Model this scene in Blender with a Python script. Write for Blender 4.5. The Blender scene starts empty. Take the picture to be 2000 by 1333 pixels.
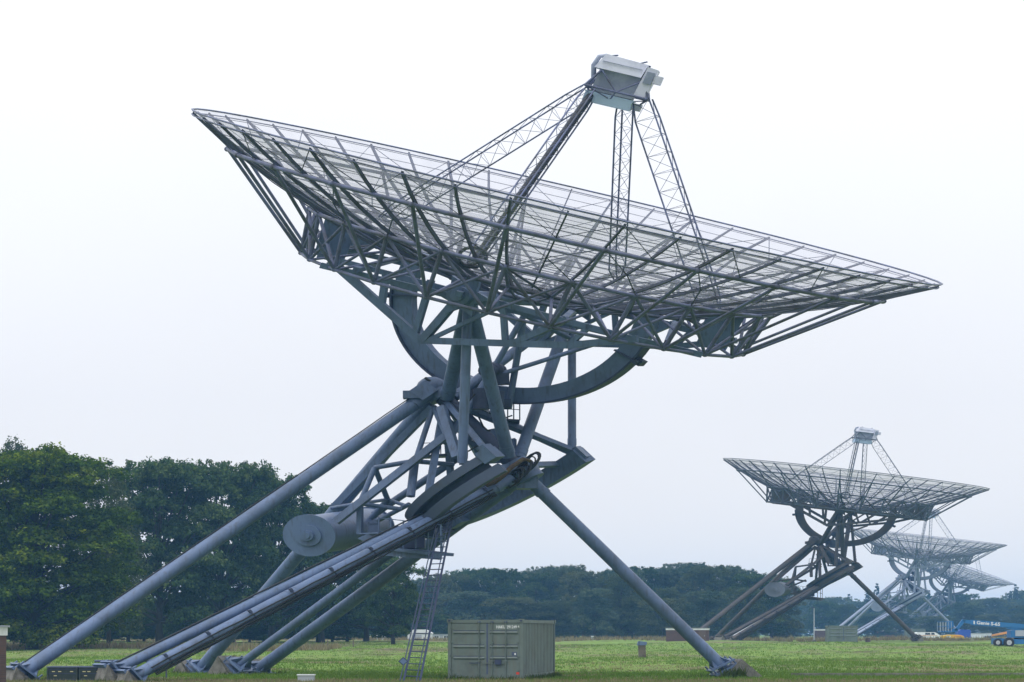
import bpy, math, random
import numpy as np
from mathutils import Vector, Matrix

rnd = random.Random(7)
nrs = np.random.RandomState(11)
scene = bpy.context.scene
COL = scene.collection
R = math.radians

# ------------------------------------------------------------------ camera
F = 4545.0        # focal length in photo pixels (photo 2000 x 1333)
HOR = 1238.0      # horizon row
CH = 1.45         # eye height
ZS = 0.706        # proportion of heights to widths that the photograph shows
cam = bpy.data.cameras.new('camera')
cam.sensor_fit = 'HORIZONTAL'
cam.sensor_width = 36.0
cam.lens = 36.0 * F / 2000.0
cam.shift_y = (HOR - 666.5) / 2000.0
cam.clip_start = 0.5
cam.clip_end = 3000.0
cam_o = bpy.data.objects.new('camera', cam)
COL.objects.link(cam_o)
cam_o.location = (0, 0, CH)
cam_o.rotation_euler = (R(90), 0, 0)
scene.camera = cam_o

# ------------------------------------------------------------------ sky and sun (overcast)
world = bpy.data.worlds.new('World')
scene.world = world
world.use_nodes = True
wn = world.node_tree.nodes
wl = world.node_tree.links
wn.clear()
w_out = wn.new('ShaderNodeOutputWorld')
w_bg = wn.new('ShaderNodeBackground')
w_tc = wn.new('ShaderNodeTexCoord')
w_sep = wn.new('ShaderNodeSeparateXYZ')
w_ramp = wn.new('ShaderNodeValToRGB')
w_sky = wn.new('ShaderNodeTexSky')
w_sky.sky_type = 'NISHITA'
w_sky.sun_disc = False
SUN_EL, SUN_AZ = 52.0, 215.0
w_sky.sun_elevation = R(SUN_EL)
w_sky.sun_rotation = R(SUN_AZ)
w_sky.dust_density = 4.0
w_sc = wn.new('ShaderNodeMix'); w_sc.data_type = 'RGBA'; w_sc.blend_type = 'MULTIPLY'
w_sc.inputs[0].default_value = 1.0
w_sc.inputs[7].default_value = (0.085, 0.085, 0.085, 1)
w_mix = wn.new('ShaderNodeMix'); w_mix.data_type = 'RGBA'
w_mix.inputs[0].default_value = 0.92          # cloud cover
cr = w_ramp.color_ramp
cr.elements[0].position = 0.0
cr.elements[0].color = (1.02, 1.0, 1.0, 1)
cr.elements[1].position = 1.0
cr.elements[1].color = (2.45, 2.49, 2.58, 1)
for pos, colr in ((0.10, (0.97, 0.98, 1.03, 1)), (0.25, (1.16, 1.18, 1.23, 1)), (0.5, (1.62, 1.65, 1.72, 1))):
    e = cr.elements.new(pos); e.color = colr
wl.new(w_tc.outputs['Generated'], w_sep.inputs[0])
wl.new(w_sep.outputs['Z'], w_ramp.inputs[0])
wl.new(w_sky.outputs[0], w_sc.inputs[6])
wl.new(w_sc.outputs[2], w_mix.inputs[6])
wl.new(w_ramp.outputs[0], w_mix.inputs[7])
w_nz = wn.new('ShaderNodeTexNoise')          # faint cloud texture
w_nz.inputs['Scale'].default_value = 3.5
w_nz.inputs['Detail'].default_value = 5
w_nm = wn.new('ShaderNodeMapRange')
w_nm.inputs['To Min'].default_value = 0.93
w_nm.inputs['To Max'].default_value = 1.07
w_ml = wn.new('ShaderNodeMix'); w_ml.data_type = 'RGBA'; w_ml.blend_type = 'MULTIPLY'; w_ml.inputs[0].default_value = 1.0
wl.new(w_tc.outputs['Generated'], w_nz.inputs['Vector'])
wl.new(w_nz.outputs[0], w_nm.inputs[0])
wl.new(w_mix.outputs[2], w_ml.inputs[6])
wl.new(w_nm.outputs[0], w_ml.inputs[7])
wl.new(w_ml.outputs[2], w_bg.inputs[0])
w_bg.inputs[1].default_value = 1.0
wl.new(w_bg.outputs[0], w_out.inputs[0])

sun = bpy.data.lights.new('sun', 'SUN')
sun.energy = 0.7
sun.angle = R(35)
sun.color = (1.0, 0.97, 0.93)
sun_o = bpy.data.objects.new('sun', sun)
COL.objects.link(sun_o)
_el, _az = R(SUN_EL), R(SUN_AZ)
_dir = Vector((math.sin(_az) * math.cos(_el), math.cos(_az) * math.cos(_el), math.sin(_el)))
sun_o.rotation_euler = _dir.to_track_quat('Z', 'Y').to_euler()

scene.view_settings.view_transform = 'Standard'
scene.view_settings.look = 'None'
scene.view_settings.exposure = 0.0
scene.view_settings.gamma = 1.0
scene.cycles.use_denoising = True
scene.cycles.transparent_max_bounces = 24
scene.cycles.max_bounces = 6
scene.cycles.diffuse_bounces = 3
scene.cycles.volume_bounces = 1
scene.cycles.sample_clamp_indirect = 6.0


# ------------------------------------------------------------------ materials
def mat(name, base, rough=0.6, metal=0.0, var=None, vscale=3.0, amt=0.5, bump=0.0, bscale=20.0, streak=None, spec=0.4):
    """Principled with a second colour mixed in by noise, optional vertical streaks, optional bump."""
    m = bpy.data.materials.new(name)
    m.use_nodes = True
    nt = m.node_tree
    b = nt.nodes['Principled BSDF']
    b.inputs['Roughness'].default_value = rough
    b.inputs['Metallic'].default_value = metal
    b.inputs['Specular IOR Level'].default_value = spec
    tc = nt.nodes.new('ShaderNodeTexCoord')
    last = None
    if var is not None:
        nz = nt.nodes.new('ShaderNodeTexNoise')
        nz.inputs['Scale'].default_value = vscale
        nz.inputs['Detail'].default_value = 7
        nz.inputs['Roughness'].default_value = 0.65
        nt.links.new(tc.outputs['Object'], nz.inputs['Vector'])
        rp = nt.nodes.new('ShaderNodeValToRGB')
        rp.color_ramp.elements[0].position = 0.62 - 0.3 * amt
        rp.color_ramp.elements[1].position = 0.80 - 0.2 * amt
        rp.color_ramp.elements[0].color = (*base, 1)
        rp.color_ramp.elements[1].color = (*var, 1)
        nt.links.new(nz.outputs[0], rp.inputs[0])
        last = rp.outputs[0]
    else:
        rgb = nt.nodes.new('ShaderNodeRGB')
        rgb.outputs[0].default_value = (*base, 1)
        last = rgb.outputs[0]
    if streak is not None:
        mp = nt.nodes.new('ShaderNodeMapping')
        mp.inputs['Scale'].default_value = (4.0, 4.0, 0.5)
        nt.links.new(tc.outputs['Object'], mp.inputs[0])
        n2 = nt.nodes.new('ShaderNodeTexNoise')
        n2.inputs['Scale'].default_value = 2.2
        n2.inputs['Detail'].default_value = 5
        nt.links.new(mp.outputs[0], n2.inputs['Vector'])
        r2 = nt.nodes.new('ShaderNodeValToRGB')
        r2.color_ramp.elements[0].position = 0.52
        r2.color_ramp.elements[1].position = 0.78
        nt.links.new(n2.outputs[0], r2.inputs[0])
        mx = nt.nodes.new('ShaderNodeMix'); mx.data_type = 'RGBA'
        nt.links.new(r2.outputs[0], mx.inputs[0])
        nt.links.new(last, mx.inputs[6])
        mx.inputs[7].default_value = (*streak, 1)
        last = mx.outputs[2]
    nt.links.new(last, b.inputs['Base Color'])
    if bump:
        nb = nt.nodes.new('ShaderNodeTexNoise')
        nb.inputs['Scale'].default_value = bscale
        nb.inputs['Detail'].default_value = 6
        nt.links.new(tc.outputs['Object'], nb.inputs['Vector'])
        bp = nt.nodes.new('ShaderNodeBump')
        bp.inputs['Strength'].default_value = bump
        bp.inputs['Distance'].default_value = 0.05
        nt.links.new(nb.outputs[0], bp.inputs['Height'])
        nt.links.new(bp.outputs[0], b.inputs['Normal'])
    return m


def mesh_mat(name, colr, cover):
    """Woven wire mesh: mostly open, the wires cover a fixed share."""
    m = bpy.data.materials.new(name)
    m.use_nodes = True
    nt = m.node_tree
    nt.nodes.clear()
    out = nt.nodes.new('ShaderNodeOutputMaterial')
    mix = nt.nodes.new('ShaderNodeMixShader')
    tr = nt.nodes.new('ShaderNodeBsdfTransparent')
    df = nt.nodes.new('ShaderNodeBsdfDiffuse')
    df.inputs[0].default_value = (*colr, 1)
    tc = nt.nodes.new('ShaderNodeTexCoord')
    nz = nt.nodes.new('ShaderNodeTexNoise')
    nz.inputs['Scale'].default_value = 0.9
    nz.inputs['Detail'].default_value = 5
    nt.links.new(tc.outputs['Object'], nz.inputs['Vector'])
    mr = nt.nodes.new('ShaderNodeMapRange')
    mr.inputs['From Min'].default_value = 0.3
    mr.inputs['From Max'].default_value = 0.7
    mr.inputs['To Min'].default_value = cover * 0.8
    mr.inputs['To Max'].default_value = cover * 1.25
    nt.links.new(nz.outputs[0], mr.inputs[0])
    nt.links.new(mr.outputs[0], mix.inputs[0])
    nt.links.new(tr.outputs[0], mix.inputs[1])
    nt.links.new(df.outputs[0], mix.inputs[2])
    nt.links.new(mix.outputs[0], out.inputs[0])
    return m


M = {}
M['steel'] = mat('blue_grey_painted_steel', (0.098, 0.148, 0.265), 0.5, 0.0, (0.066, 0.098, 0.165), 0.9, 0.6, streak=(0.062, 0.080, 0.120), bump=0.12, bscale=9)
M['truss'] = mat('weathered_grey_steel', (0.115, 0.136, 0.245), 0.55, 0.0, (0.058, 0.062, 0.075), 1.3, 0.7)
M['rib'] = mat('grimy_steel_ribs', (0.070, 0.084, 0.130), 0.7, 0.0, (0.040, 0.040, 0.042), 0.9, 0.6)
M['rib_pale'] = mat('grey_galvanised_rods', (0.10, 0.112, 0.150), 0.6, 0.0, (0.070, 0.070, 0.075), 2.0, 0.6)
M['drum'] = mat('counterweight_paint', (0.115, 0.170, 0.300), 0.5, 0.0, (0.090, 0.130, 0.225), 1.2, 0.5, streak=(0.085, 0.110, 0.165), bump=0.1, bscale=6)
M['wire'] = mesh_mat('stainless_wire_mesh', (0.38, 0.385, 0.46), 0.31)
M['rust'] = mat('rusty_gear_steel', (0.066, 0.086, 0.145), 0.75, 0.0, (0.070, 0.052, 0.048), 1.6, 0.12)
M['dark'] = mat('dark_machinery', (0.028, 0.040, 0.085), 0.6, 0.0, (0.042, 0.055, 0.105), 4.0, 0.5)
M['cable'] = mat('black_cable', (0.014, 0.016, 0.022), 0.6)
M['old_rope'] = mat('mossy_brown_hose', (0.07, 0.045, 0.028), 0.9, 0.0, (0.13, 0.12, 0.045), 3.0, 0.6)
M['cabin_white'] = mat('white_cabin_paint', (0.54, 0.56, 0.66), 0.5, 0.0, (0.40, 0.42, 0.51), 2.0, 0.5)
M['cabin_blue'] = mat('pale_blue_cabin_base', (0.36, 0.48, 0.62), 0.5, 0.0, (0.28, 0.38, 0.48), 2.0, 0.4)
M['cabin_grey'] = mat('grey_cabin_body', (0.20, 0.23, 0.31), 0.5, 0.0, (0.32, 0.36, 0.44), 1.6, 0.7)
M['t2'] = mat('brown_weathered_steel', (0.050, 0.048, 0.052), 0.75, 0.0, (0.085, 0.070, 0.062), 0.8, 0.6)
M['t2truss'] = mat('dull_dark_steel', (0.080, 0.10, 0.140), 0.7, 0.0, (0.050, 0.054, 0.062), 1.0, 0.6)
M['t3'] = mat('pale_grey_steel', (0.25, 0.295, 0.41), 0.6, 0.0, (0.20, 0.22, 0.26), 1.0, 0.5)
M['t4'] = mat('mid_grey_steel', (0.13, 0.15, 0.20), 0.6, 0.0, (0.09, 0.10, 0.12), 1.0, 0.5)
M['pipe_pale'] = mat('bright_galvanised_pipe', (0.50, 0.52, 0.55), 0.4)
M['concrete'] = mat('weathered_concrete', (0.185, 0.175, 0.160), 0.9, 0.0, (0.09, 0.088, 0.075), 3.0, 0.7, bump=0.5, bscale=14)
M['green_paint'] = mat('faded_green_container_paint', (0.125, 0.160, 0.148), 0.55, 0.0, (0.095, 0.118, 0.108), 1.6, 0.6, streak=(0.125, 0.135, 0.115), bump=0.15, bscale=4)
M['green_dark'] = mat('dark_green_crate_paint', (0.020, 0.032, 0.030), 0.5, 0.0, (0.04, 0.05, 0.045), 5.0, 0.5)
M['white'] = mat('white_paint', (0.72, 0.74, 0.75), 0.5, 0.0, (0.55, 0.57, 0.57), 2.5, 0.5)
M['red'] = mat('red_sticker', (0.55, 0.05, 0.03), 0.5)
M['slot'] = mat('yellow_slot_lining', (0.55, 0.50, 0.28), 0.6)
M['brick'] = mat('dark_brown_brick', (0.105, 0.052, 0.040), 0.9, 0.0, (0.065, 0.036, 0.032), 9.0, 0.9)
M['mortar'] = mat('grey_mortar', (0.16, 0.14, 0.13), 0.95)
M['glass'] = mat('dark_window_glass', (0.03, 0.04, 0.05), 0.12, spec=0.6)
M['lift_blue'] = mat('blue_machine_paint', (0.020, 0.140, 0.34), 0.5, 0.0, (0.018, 0.10, 0.24), 3.0, 0.4)
M['lift_yellow'] = mat('yellow_machine_paint', (0.70, 0.42, 0.03), 0.45, 0.0, (0.55, 0.33, 0.05), 3.0, 0.4)
M['lift_orange'] = mat('orange_boom_paint', (0.62, 0.26, 0.06), 0.5)
M['tyre'] = mat('black_tyre', (0.02, 0.02, 0.022), 0.85)
M['hub'] = mat('grey_wheel_hub', (0.42, 0.45, 0.48), 0.5)
M['tarp_blue'] = mat('blue_tarpaulin', (0.015, 0.06, 0.36), 0.5)
M['grey_panel'] = mat('grey_engine_cover', (0.34, 0.38, 0.43), 0.5)
M['wood'] = mat('old_wooden_post', (0.13, 0.11, 0.085), 0.9, 0.0, (0.07, 0.06, 0.045), 4.0, 0.6, bump=0.3)
M['wire_fence'] = mat('fence_wire', (0.2, 0.2, 0.2), 0.5)
M['bark'] = mat('dark_bark', (0.035, 0.031, 0.025), 0.95, 0.0, (0.06, 0.058, 0.045), 5.0, 0.6, bump=0.6)
M['door_brown'] = mat('brown_door', (0.10, 0.07, 0.055), 0.6)
M['shed_white'] = mat('white_shed_cladding', (0.62, 0.64, 0.66), 0.6, 0.0, (0.50, 0.52, 0.55), 1.5, 0.5)
M['shed_grey'] = mat('grey_shed_wall', (0.32, 0.34, 0.38), 0.7)


def leaf_mat(name, a, b2, c):
    """Leaf colours picked per leaf clump (a stable attribute of the crown), slightly translucent."""
    m = bpy.data.materials.new(name)
    m.use_nodes = True
    nt = m.node_tree
    nt.nodes.clear()
    out = nt.nodes.new('ShaderNodeOutputMaterial')
    at = nt.nodes.new('ShaderNodeAttribute'); at.attribute_name = 'tone'
    rp = nt.nodes.new('ShaderNodeValToRGB')
    rp.color_ramp.elements[0].color = (*a, 1)
    rp.color_ramp.elements[1].color = (*c, 1)
    e = rp.color_ramp.elements.new(0.5); e.color = (*b2, 1)
    nt.links.new(at.outputs['Fac'], rp.inputs[0])
    df = nt.nodes.new('ShaderNodeBsdfDiffuse')
    tl = nt.nodes.new('ShaderNodeBsdfTranslucent')
    mx = nt.nodes.new('ShaderNodeMixShader'); mx.inputs[0].default_value = 0.25
    nt.links.new(rp.outputs[0], df.inputs[0])
    nt.links.new(rp.outputs[0], tl.inputs[0])
    nt.links.new(df.outputs[0], mx.inputs[1])
    nt.links.new(tl.outputs[0], mx.inputs[2])
    nt.links.new(mx.outputs[0], out.inputs[0])
    return m


M['leaf_oak'] = leaf_mat('oak_leaves', (0.016, 0.036, 0.012), (0.046, 0.084, 0.026), (0.120, 0.165, 0.050))
M['leaf_near'] = leaf_mat('bright_broad_leaves', (0.020, 0.044, 0.003), (0.066, 0.116, 0.007), (0.210, 0.255, 0.022))
M['leaf_birch'] = leaf_mat('birch_leaves', (0.050, 0.072, 0.032), (0.070, 0.095, 0.040), (0.11, 0.13, 0.06))
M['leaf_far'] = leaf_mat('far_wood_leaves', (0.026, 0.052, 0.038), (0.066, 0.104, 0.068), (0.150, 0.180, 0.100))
M['leaf_olive'] = leaf_mat('olive_leaves', (0.034, 0.052, 0.026), (0.070, 0.092, 0.042), (0.135, 0.150, 0.065))
M['leaf_lit'] = leaf_mat('pale_green_leaves', (0.045, 0.068, 0.030), (0.066, 0.090, 0.036), (0.10, 0.115, 0.05))  # yellower leaf green of scattered trees in the wood
M['needle'] = leaf_mat('dark_needles', (0.020, 0.036, 0.026), (0.030, 0.048, 0.034), (0.045, 0.062, 0.042))
M['weed'] = leaf_mat('weed_leaves', (0.04, 0.06, 0.015), (0.06, 0.085, 0.02), (0.09, 0.12, 0.03))


# ------------------------------------------------------------------ mesh helpers
class MB:
    def __init__(self):
        self.v = []; self.f = []; self.s = []

    def add(self, verts, faces, smooth=False):
        o = len(self.v)
        self.v.extend([tuple(map(float, p)) for p in verts])
        self.f.extend([tuple(i + o for i in fc) for fc in faces])
        self.s.extend([smooth] * len(faces))
        return self

    def tube(self, p, q, r, seg=8, r2=None, caps=True):
        p = np.asarray(p, float); q = np.asarray(q, float)
        r2 = r if r2 is None else r2
        d = q - p
        L = np.linalg.norm(d)
        if L < 1e-6: return self
        d /= L
        a = np.cross(d, (0, 0, 1.0) if abs(d[2]) < 0.95 else (1.0, 0, 0)); a /= np.linalg.norm(a)
        b = np.cross(d, a)
        t = np.arange(seg) * 2 * math.pi / seg
        ring = np.cos(t)[:, None] * a + np.sin(t)[:, None] * b
        V = np.vstack([p + r * ring, q + r2 * ring])
        fs = [(i, (i + 1) % seg, seg + (i + 1) % seg, seg + i) for i in range(seg)]
        self.add(V, fs, seg > 4)
        if caps:
            self.add(p + r * ring, [tuple(reversed(range(seg)))])
            self.add(q + r2 * ring, [tuple(range(seg))])
        return self

    def path(self, pts, r, seg=6, closed=False):
        pts = [np.asarray(p, float) for p in pts]
        n = len(pts)
        rr = r if hasattr(r, '__len__') else [r] * n
        V = []
        pa = None
        for i in range(n):
            if closed: d = pts[(i + 1) % n] - pts[i - 1]
            else: d = pts[min(i + 1, n - 1)] - pts[max(i - 1, 0)]
            d = d / (np.linalg.norm(d) + 1e-12)
            if pa is None:
                pa = np.cross(d, (0, 0, 1.0) if abs(d[2]) < 0.95 else (1.0, 0, 0))
            a = pa - d * (pa @ d); a /= np.linalg.norm(a); pa = a
            b = np.cross(d, a)
            for k in range(seg):
                t = 2 * math.pi * k / seg
                V.append(pts[i] + rr[i] * (math.cos(t) * a + math.sin(t) * b))
        fs = []
        for i in range(n if closed else n - 1):
            j = (i + 1) % n
            for k in range(seg):
                fs.append((i * seg + k, i * seg + (k + 1) % seg, j * seg + (k + 1) % seg, j * seg + k))
        self.add(V, fs, seg > 4)
        if not closed:
            self.add(V[:seg], [tuple(reversed(range(seg)))])
            self.add(V[-seg:], [tuple(range(seg))])
        return self

    def beam(self, p, q, w, h, up=(0, 0, 1)):
        """box beam from p to q: w across, h along 'up'"""
        p = np.asarray(p, float); q = np.asarray(q, float)
        d = q - p; d /= np.linalg.norm(d)
        s = np.cross(d, up); s /= np.linalg.norm(s)
        n = np.cross(s, d)
        V = []
        for e in (p, q):
            for i, j in ((-1, -1), (1, -1), (1, 1), (-1, 1)):
                V.append(e + i * s * w / 2 + j * n * h / 2)
        self.add(V, [(3, 2, 1, 0), (4, 5, 6, 7), (0, 1, 5, 4), (1, 2, 6, 5), (2, 3, 7, 6), (3, 0, 4, 7)])
        return self

    def box(self, c, sz, ax=None):
        c = np.asarray(c, float)
        A = np.eye(3) if ax is None else np.array(ax, float)
        V = []
        for k in (-1, 1):
            for i, j in ((-1, -1), (1, -1), (1, 1), (-1, 1)):
                V.append(c + A[0] * i * sz[0] / 2 + A[1] * j * sz[1] / 2 + A[2] * k * sz[2] / 2)
        self.add(V, [(3, 2, 1, 0), (4, 5, 6, 7), (0, 1, 5, 4), (1, 2, 6, 5), (2, 3, 7, 6), (3, 0, 4, 7)])
        return self

    def sphere(self, c, r, seg=14, rings=9):
        c = np.asarray(c, float)
        V = []; fs = []
        for i in range(rings + 1):
            th = math.pi * i / rings
            for k in range(seg):
                t = 2 * math.pi * k / seg
                V.append(c + r * np.array((math.sin(th) * math.cos(t), math.sin(th) * math.sin(t), math.cos(th))))
        for i in range(rings):
            for k in range(seg):
                fs.append((i * seg + k, (i + 1) * seg + k, (i + 1) * seg + (k + 1) % seg, i * seg + (k + 1) % seg))
        return self.add(V, fs, True)

    def prism(self, poly, axis):
        """polygon (list of 3-D points) extruded by the vector axis"""
        P = [np.asarray(p, float) for p in poly]
        ax = np.asarray(axis, float)
        n = len(P)
        V = P + [p + ax for p in P]
        fs = [tuple(reversed(range(n))), tuple(range(n, 2 * n))] + [(i, (i + 1) % n, n + (i + 1) % n, n + i) for i in range(n)]
        return self.add(V, fs)

    def xf(self, fn):
        self.v = [tuple(fn(np.array(p))) for p in self.v]
        return self

    def build(self, name, m, parent=None, origin=None):
        me = bpy.data.meshes.new(name)
        V = np.array(self.v, float)
        if origin is not None: V = V - np.asarray(origin, float)
        me.from_pydata(V.tolist(), [], self.f)
        me.polygons.foreach_set('use_smooth', self.s)
        me.materials.append(m)
        me.update()
        o = bpy.data.objects.new(name, me)
        COL.objects.link(o)
        if parent is not None: o.parent = parent
        return o


def tag(o, label=None, cat=None, group=None, kind=None):
    if label: o['label'] = label
    if cat: o['category'] = cat
    if group: o['group'] = group
    if kind: o['kind'] = kind
    return o


def empty(name, loc, label, cat, group=None, rz=0.0):
    o = bpy.data.objects.new(name, None)
    COL.objects.link(o)
    o.location = tuple(map(float, loc))
    o.rotation_euler = (0, 0, rz)
    o.empty_display_size = 0.5
    return tag(o, label, cat, group)


def smooth(a, b, x):
    t = np.clip((x - a) / (b - a), 0, 1)
    return t * t * (3 - 2 * t)


def ground_z(x, y):
    x = np.asarray(x, float); y = np.asarray(y, float)
    z = 0.73 * smooth(85, 212, y)
    z = z + smooth(76, 100, y) * (1 - smooth(230, 300, y)) * (0.07 * np.sin(x * 0.21 + y * 0.05) + 0.05 * np.sin(x * 0.47 - y * 0.13 + 1.3))
    return z


def W(px, py, D):
    return np.array([(px - 1000) / F * D, D, CH + (HOR - py) / F * D])


def G(px, D):
    x = (px - 1000) / F * D
    return np.array([x, D, float(ground_z(x, D))])


def PM(D):      # photo pixels per metre
    return F / D


# ------------------------------------------------------------------ ground
def build_ground():
    xs = np.concatenate([np.linspace(-1500, -120, 18)[:-1], np.linspace(-120, 160, 141), np.linspace(160, 1500, 18)[1:]])
    ys = np.concatenate([np.linspace(-60, 50, 6)[:-1], np.linspace(50, 320, 271), np.linspace(320, 2500, 25)[1:]])
    X, Y = np.meshgrid(xs, ys)
    Z = ground_z(X, Y)
    near = smooth(55, 70, Y) * (1 - smooth(180, 300, Y)) * (1 - smooth(60, 110, np.abs(X)))
    Z = Z + near * 0.035 * (nrs.rand(*X.shape) - 0.5)
    V = np.stack([X, Y, Z], -1).reshape(-1, 3)
    nx = len(xs)
    fs = []
    for j in range(len(ys) - 1):
        for i in range(nx - 1):
            a = j * nx + i
            fs.append((a, a + 1, a + nx + 1, a + nx))
    mb = MB(); mb.v = V.tolist(); mb.f = fs; mb.s = [True] * len(fs)
    m = bpy.data.materials.new('meadow_turf')
    m.use_nodes = True
    nt = m.node_tree
    b = nt.nodes['Principled BSDF']
    b.inputs['Roughness'].default_value = 0.95
    b.inputs['Specular IOR Level'].default_value = 0.1
    tc = nt.nodes.new('ShaderNodeTexCoord')

    def noise(scale, detail=6, rough=0.6, sc=(1, 1, 1)):
        mp = nt.nodes.new('ShaderNodeMapping'); mp.inputs['Scale'].default_value = sc
        nt.links.new(tc.outputs['Object'], mp.inputs[0])
        n = nt.nodes.new('ShaderNodeTexNoise')
        n.inputs['Scale'].default_value = scale
        n.inputs['Detail'].default_value = detail
        n.inputs['Roughness'].default_value = rough
        nt.links.new(mp.outputs[0], n.inputs['Vector'])
        return n.outputs[0]

    def ramp(fac, stops):
        r = nt.nodes.new('ShaderNodeValToRGB')
        r.color_ramp.elements[0].position = stops[0][0]; r.color_ramp.elements[0].color = (*stops[0][1], 1)
        r.color_ramp.elements[1].position = stops[-1][0]; r.color_ramp.elements[1].color = (*stops[-1][1], 1)
        for p, c in stops[1:-1]:
            e = r.color_ramp.elements.new(p); e.color = (*c, 1)
        nt.links.new(fac, r.inputs[0])
        return r.outputs[0]

    def mix(fac, a, c):
        x = nt.nodes.new('ShaderNodeMix'); x.data_type = 'RGBA'
        nt.links.new(fac, x.inputs[0]); nt.links.new(a, x.inputs[6])
        if isinstance(c, tuple): x.inputs[7].default_value = (*c, 1)
        else: nt.links.new(c, x.inputs[7])
        return x.outputs[2]
    grass = ramp(noise(1.6, 8, 0.7), [(0.3, (0.070, 0.120, 0.020)), (0.5, (0.135, 0.215, 0.040)), (0.7, (0.195, 0.265, 0.070))])
    hay = ramp(noise(2.5, 6, 0.7), [(0.35, (0.10, 0.095, 0.045)), (0.7, (0.20, 0.175, 0.10))])
    patch = ramp(noise(0.10, 8, 0.68, (1.0, 0.45, 1)), [(0.49, (0, 0, 0)), (0.60, (0.9, 0.9, 0.9))])
    c1 = mix(patch, grass, hay)
    soil = ramp(noise(0.22, 8, 0.72, (0.7, 0.4, 1)), [(0.55, (0, 0, 0)), (0.62, (0.85, 0.85, 0.85))])
    c2 = mix(soil, c1, (0.075, 0.058, 0.034))
    nt.links.new(c2, b.inputs['Base Color'])
    bp = nt.nodes.new('ShaderNodeBump'); bp.inputs['Strength'].default_value = 0.6; bp.inputs['Distance'].default_value = 0.1
    nt.links.new(noise(4.0, 8, 0.7), bp.inputs['Height'])
    nt.links.new(bp.outputs[0], b.inputs['Normal'])
    o = mb.build('ground', m)
    tag(o, 'wide mown meadow rising gently away from the camera', 'ground', kind='structure')


build_ground()


def tuft_mesh(name, spots, hmin, hmax, width, m, blades=3, lean=0.5):
    """grass blades as small triangles, one mesh"""
    n = len(spots)
    P = np.repeat(spots, blades, axis=0)
    k = len(P)
    P = P + np.stack([nrs.uniform(-.12, .12, k), nrs.uniform(-.12, .12, k), np.zeros(k)], -1)
    h = nrs.uniform(hmin, hmax, k) * np.repeat(nrs.uniform(.5, 1.2, n), blades)
    ang = nrs.uniform(0, math.pi, k)
    w = width * nrs.uniform(.6, 1.4, k)
    side = np.stack([np.cos(ang) * w, np.sin(ang) * w * 0.4, np.zeros(k)], -1)
    la = nrs.uniform(0, 2 * math.pi, k)
    top = np.stack([np.cos(la) * h * lean, np.sin(la) * h * lean, h], -1)
    V = np.stack([P - side - (0, 0, .02), P + side - (0, 0, .02), P + top], 1).reshape(-1, 3)
    me = bpy.data.meshes.new(name)
    me.vertices.add(3 * k); me.vertices.foreach_set('co', V.ravel())
    me.loops.add(3 * k); me.loops.foreach_set('vertex_index', np.arange(3 * k))
    me.polygons.add(k); me.polygons.foreach_set('loop_start', np.arange(0, 3 * k, 3))
    tone = np.repeat(np.clip(np.repeat(nrs.rand(n), blades) * .6 + nrs.rand(k) * .4, 0, 1), 3)
    at = me.attributes.new('tone', 'FLOAT', 'POINT'); at.data.foreach_set('value', tone.astype(np.float32))
    me.materials.append(m)
    me.update(); me.validate()
    o = bpy.data.objects.new(name, me); COL.objects.link(o)
    return o


def scatter(y0, y1, dens, margin=1.06, power=1.0):
    xm = 1000.0 / F * y1 * margin
    n = int(dens * (y1 - y0) * 2 * xm)
    y = y0 + (y1 - y0) * nrs.rand(n) ** power
    x = nrs.uniform(-xm, xm, n)
    keep = np.abs(x) < 1000.0 / F * y * margin
    x, y = x[keep], y[keep]
    return np.stack([x, y, ground_z(x, y)], -1)


M['grass'] = leaf_mat('meadow_grass', (0.060, 0.115, 0.016), (0.115, 0.200, 0.030), (0.175, 0.255, 0.055))
M['straw'] = leaf_mat('dry_straw', (0.12, 0.10, 0.05), (0.21, 0.175, 0.10), (0.30, 0.26, 0.15))
g1 = np.vstack([scatter(64, 86, 30), scatter(86, 120, 13), scatter(120, 190, 3.5)])
f1 = (np.sin(g1[:, 0] * .42 + 1.6 * np.sin(g1[:, 1] * .17)) + .9 * np.sin(g1[:, 1] * .31 + .27 * g1[:, 0] + 1.0) + .7 * np.sin(g1[:, 0] * 1.3 - g1[:, 1] * .8)
      + 1.3 * smooth(84, 92, g1[:, 1]) * (1 - smooth(104, 122, g1[:, 1])) * np.clip(.5 + np.sin(g1[:, 0] * .33 + .8) + .6 * np.sin(g1[:, 0] * .11), 0, 1) + nrs.normal(0, .55, len(g1)))
tag(tuft_mesh('meadow_grass', g1[f1 < 1.55], .05, .12, .016, M['grass'], 4), 'short green meadow grass under the telescopes', 'grass', kind='stuff')
tag(tuft_mesh('dry_straw', g1[f1 >= 1.55], .03, .09, .016, M['straw'], 3, 1.2), 'dry mown straw lying in streaks on the meadow', 'straw', kind='stuff')
edge = scatter(65, 71.0, 45)
tag(tuft_mesh('bleached_grass', edge, .05, .14, .015, M['straw'], 4), 'bleached grass stalks along the bottom of the picture', 'grass', kind='stuff')
fe = np.vstack([scatter(222, 262, .8), scatter(150, 165, 3)])
fe = fe[(fe[:, 1] > 215) | (fe[:, 0] < -12)]
tag(tuft_mesh('tall_dry_grass', fe, .25, .55, .05, M['straw'], 5, .4), 'tall straw coloured grass along the foot of the woods', 'grass', kind='stuff')

# ------------------------------------------------------------------ radio telescopes
K_ = ZS


def J(px, py, D):            # photo pixel + depth -> unsquashed telescope space (z divided by ZS)
    p = W(px, py, D)
    return np.array([p[0], p[1], p[2] / K_])


def unit(v):
    v = np.asarray(v, float)
    return v / np.linalg.norm(v)


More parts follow.
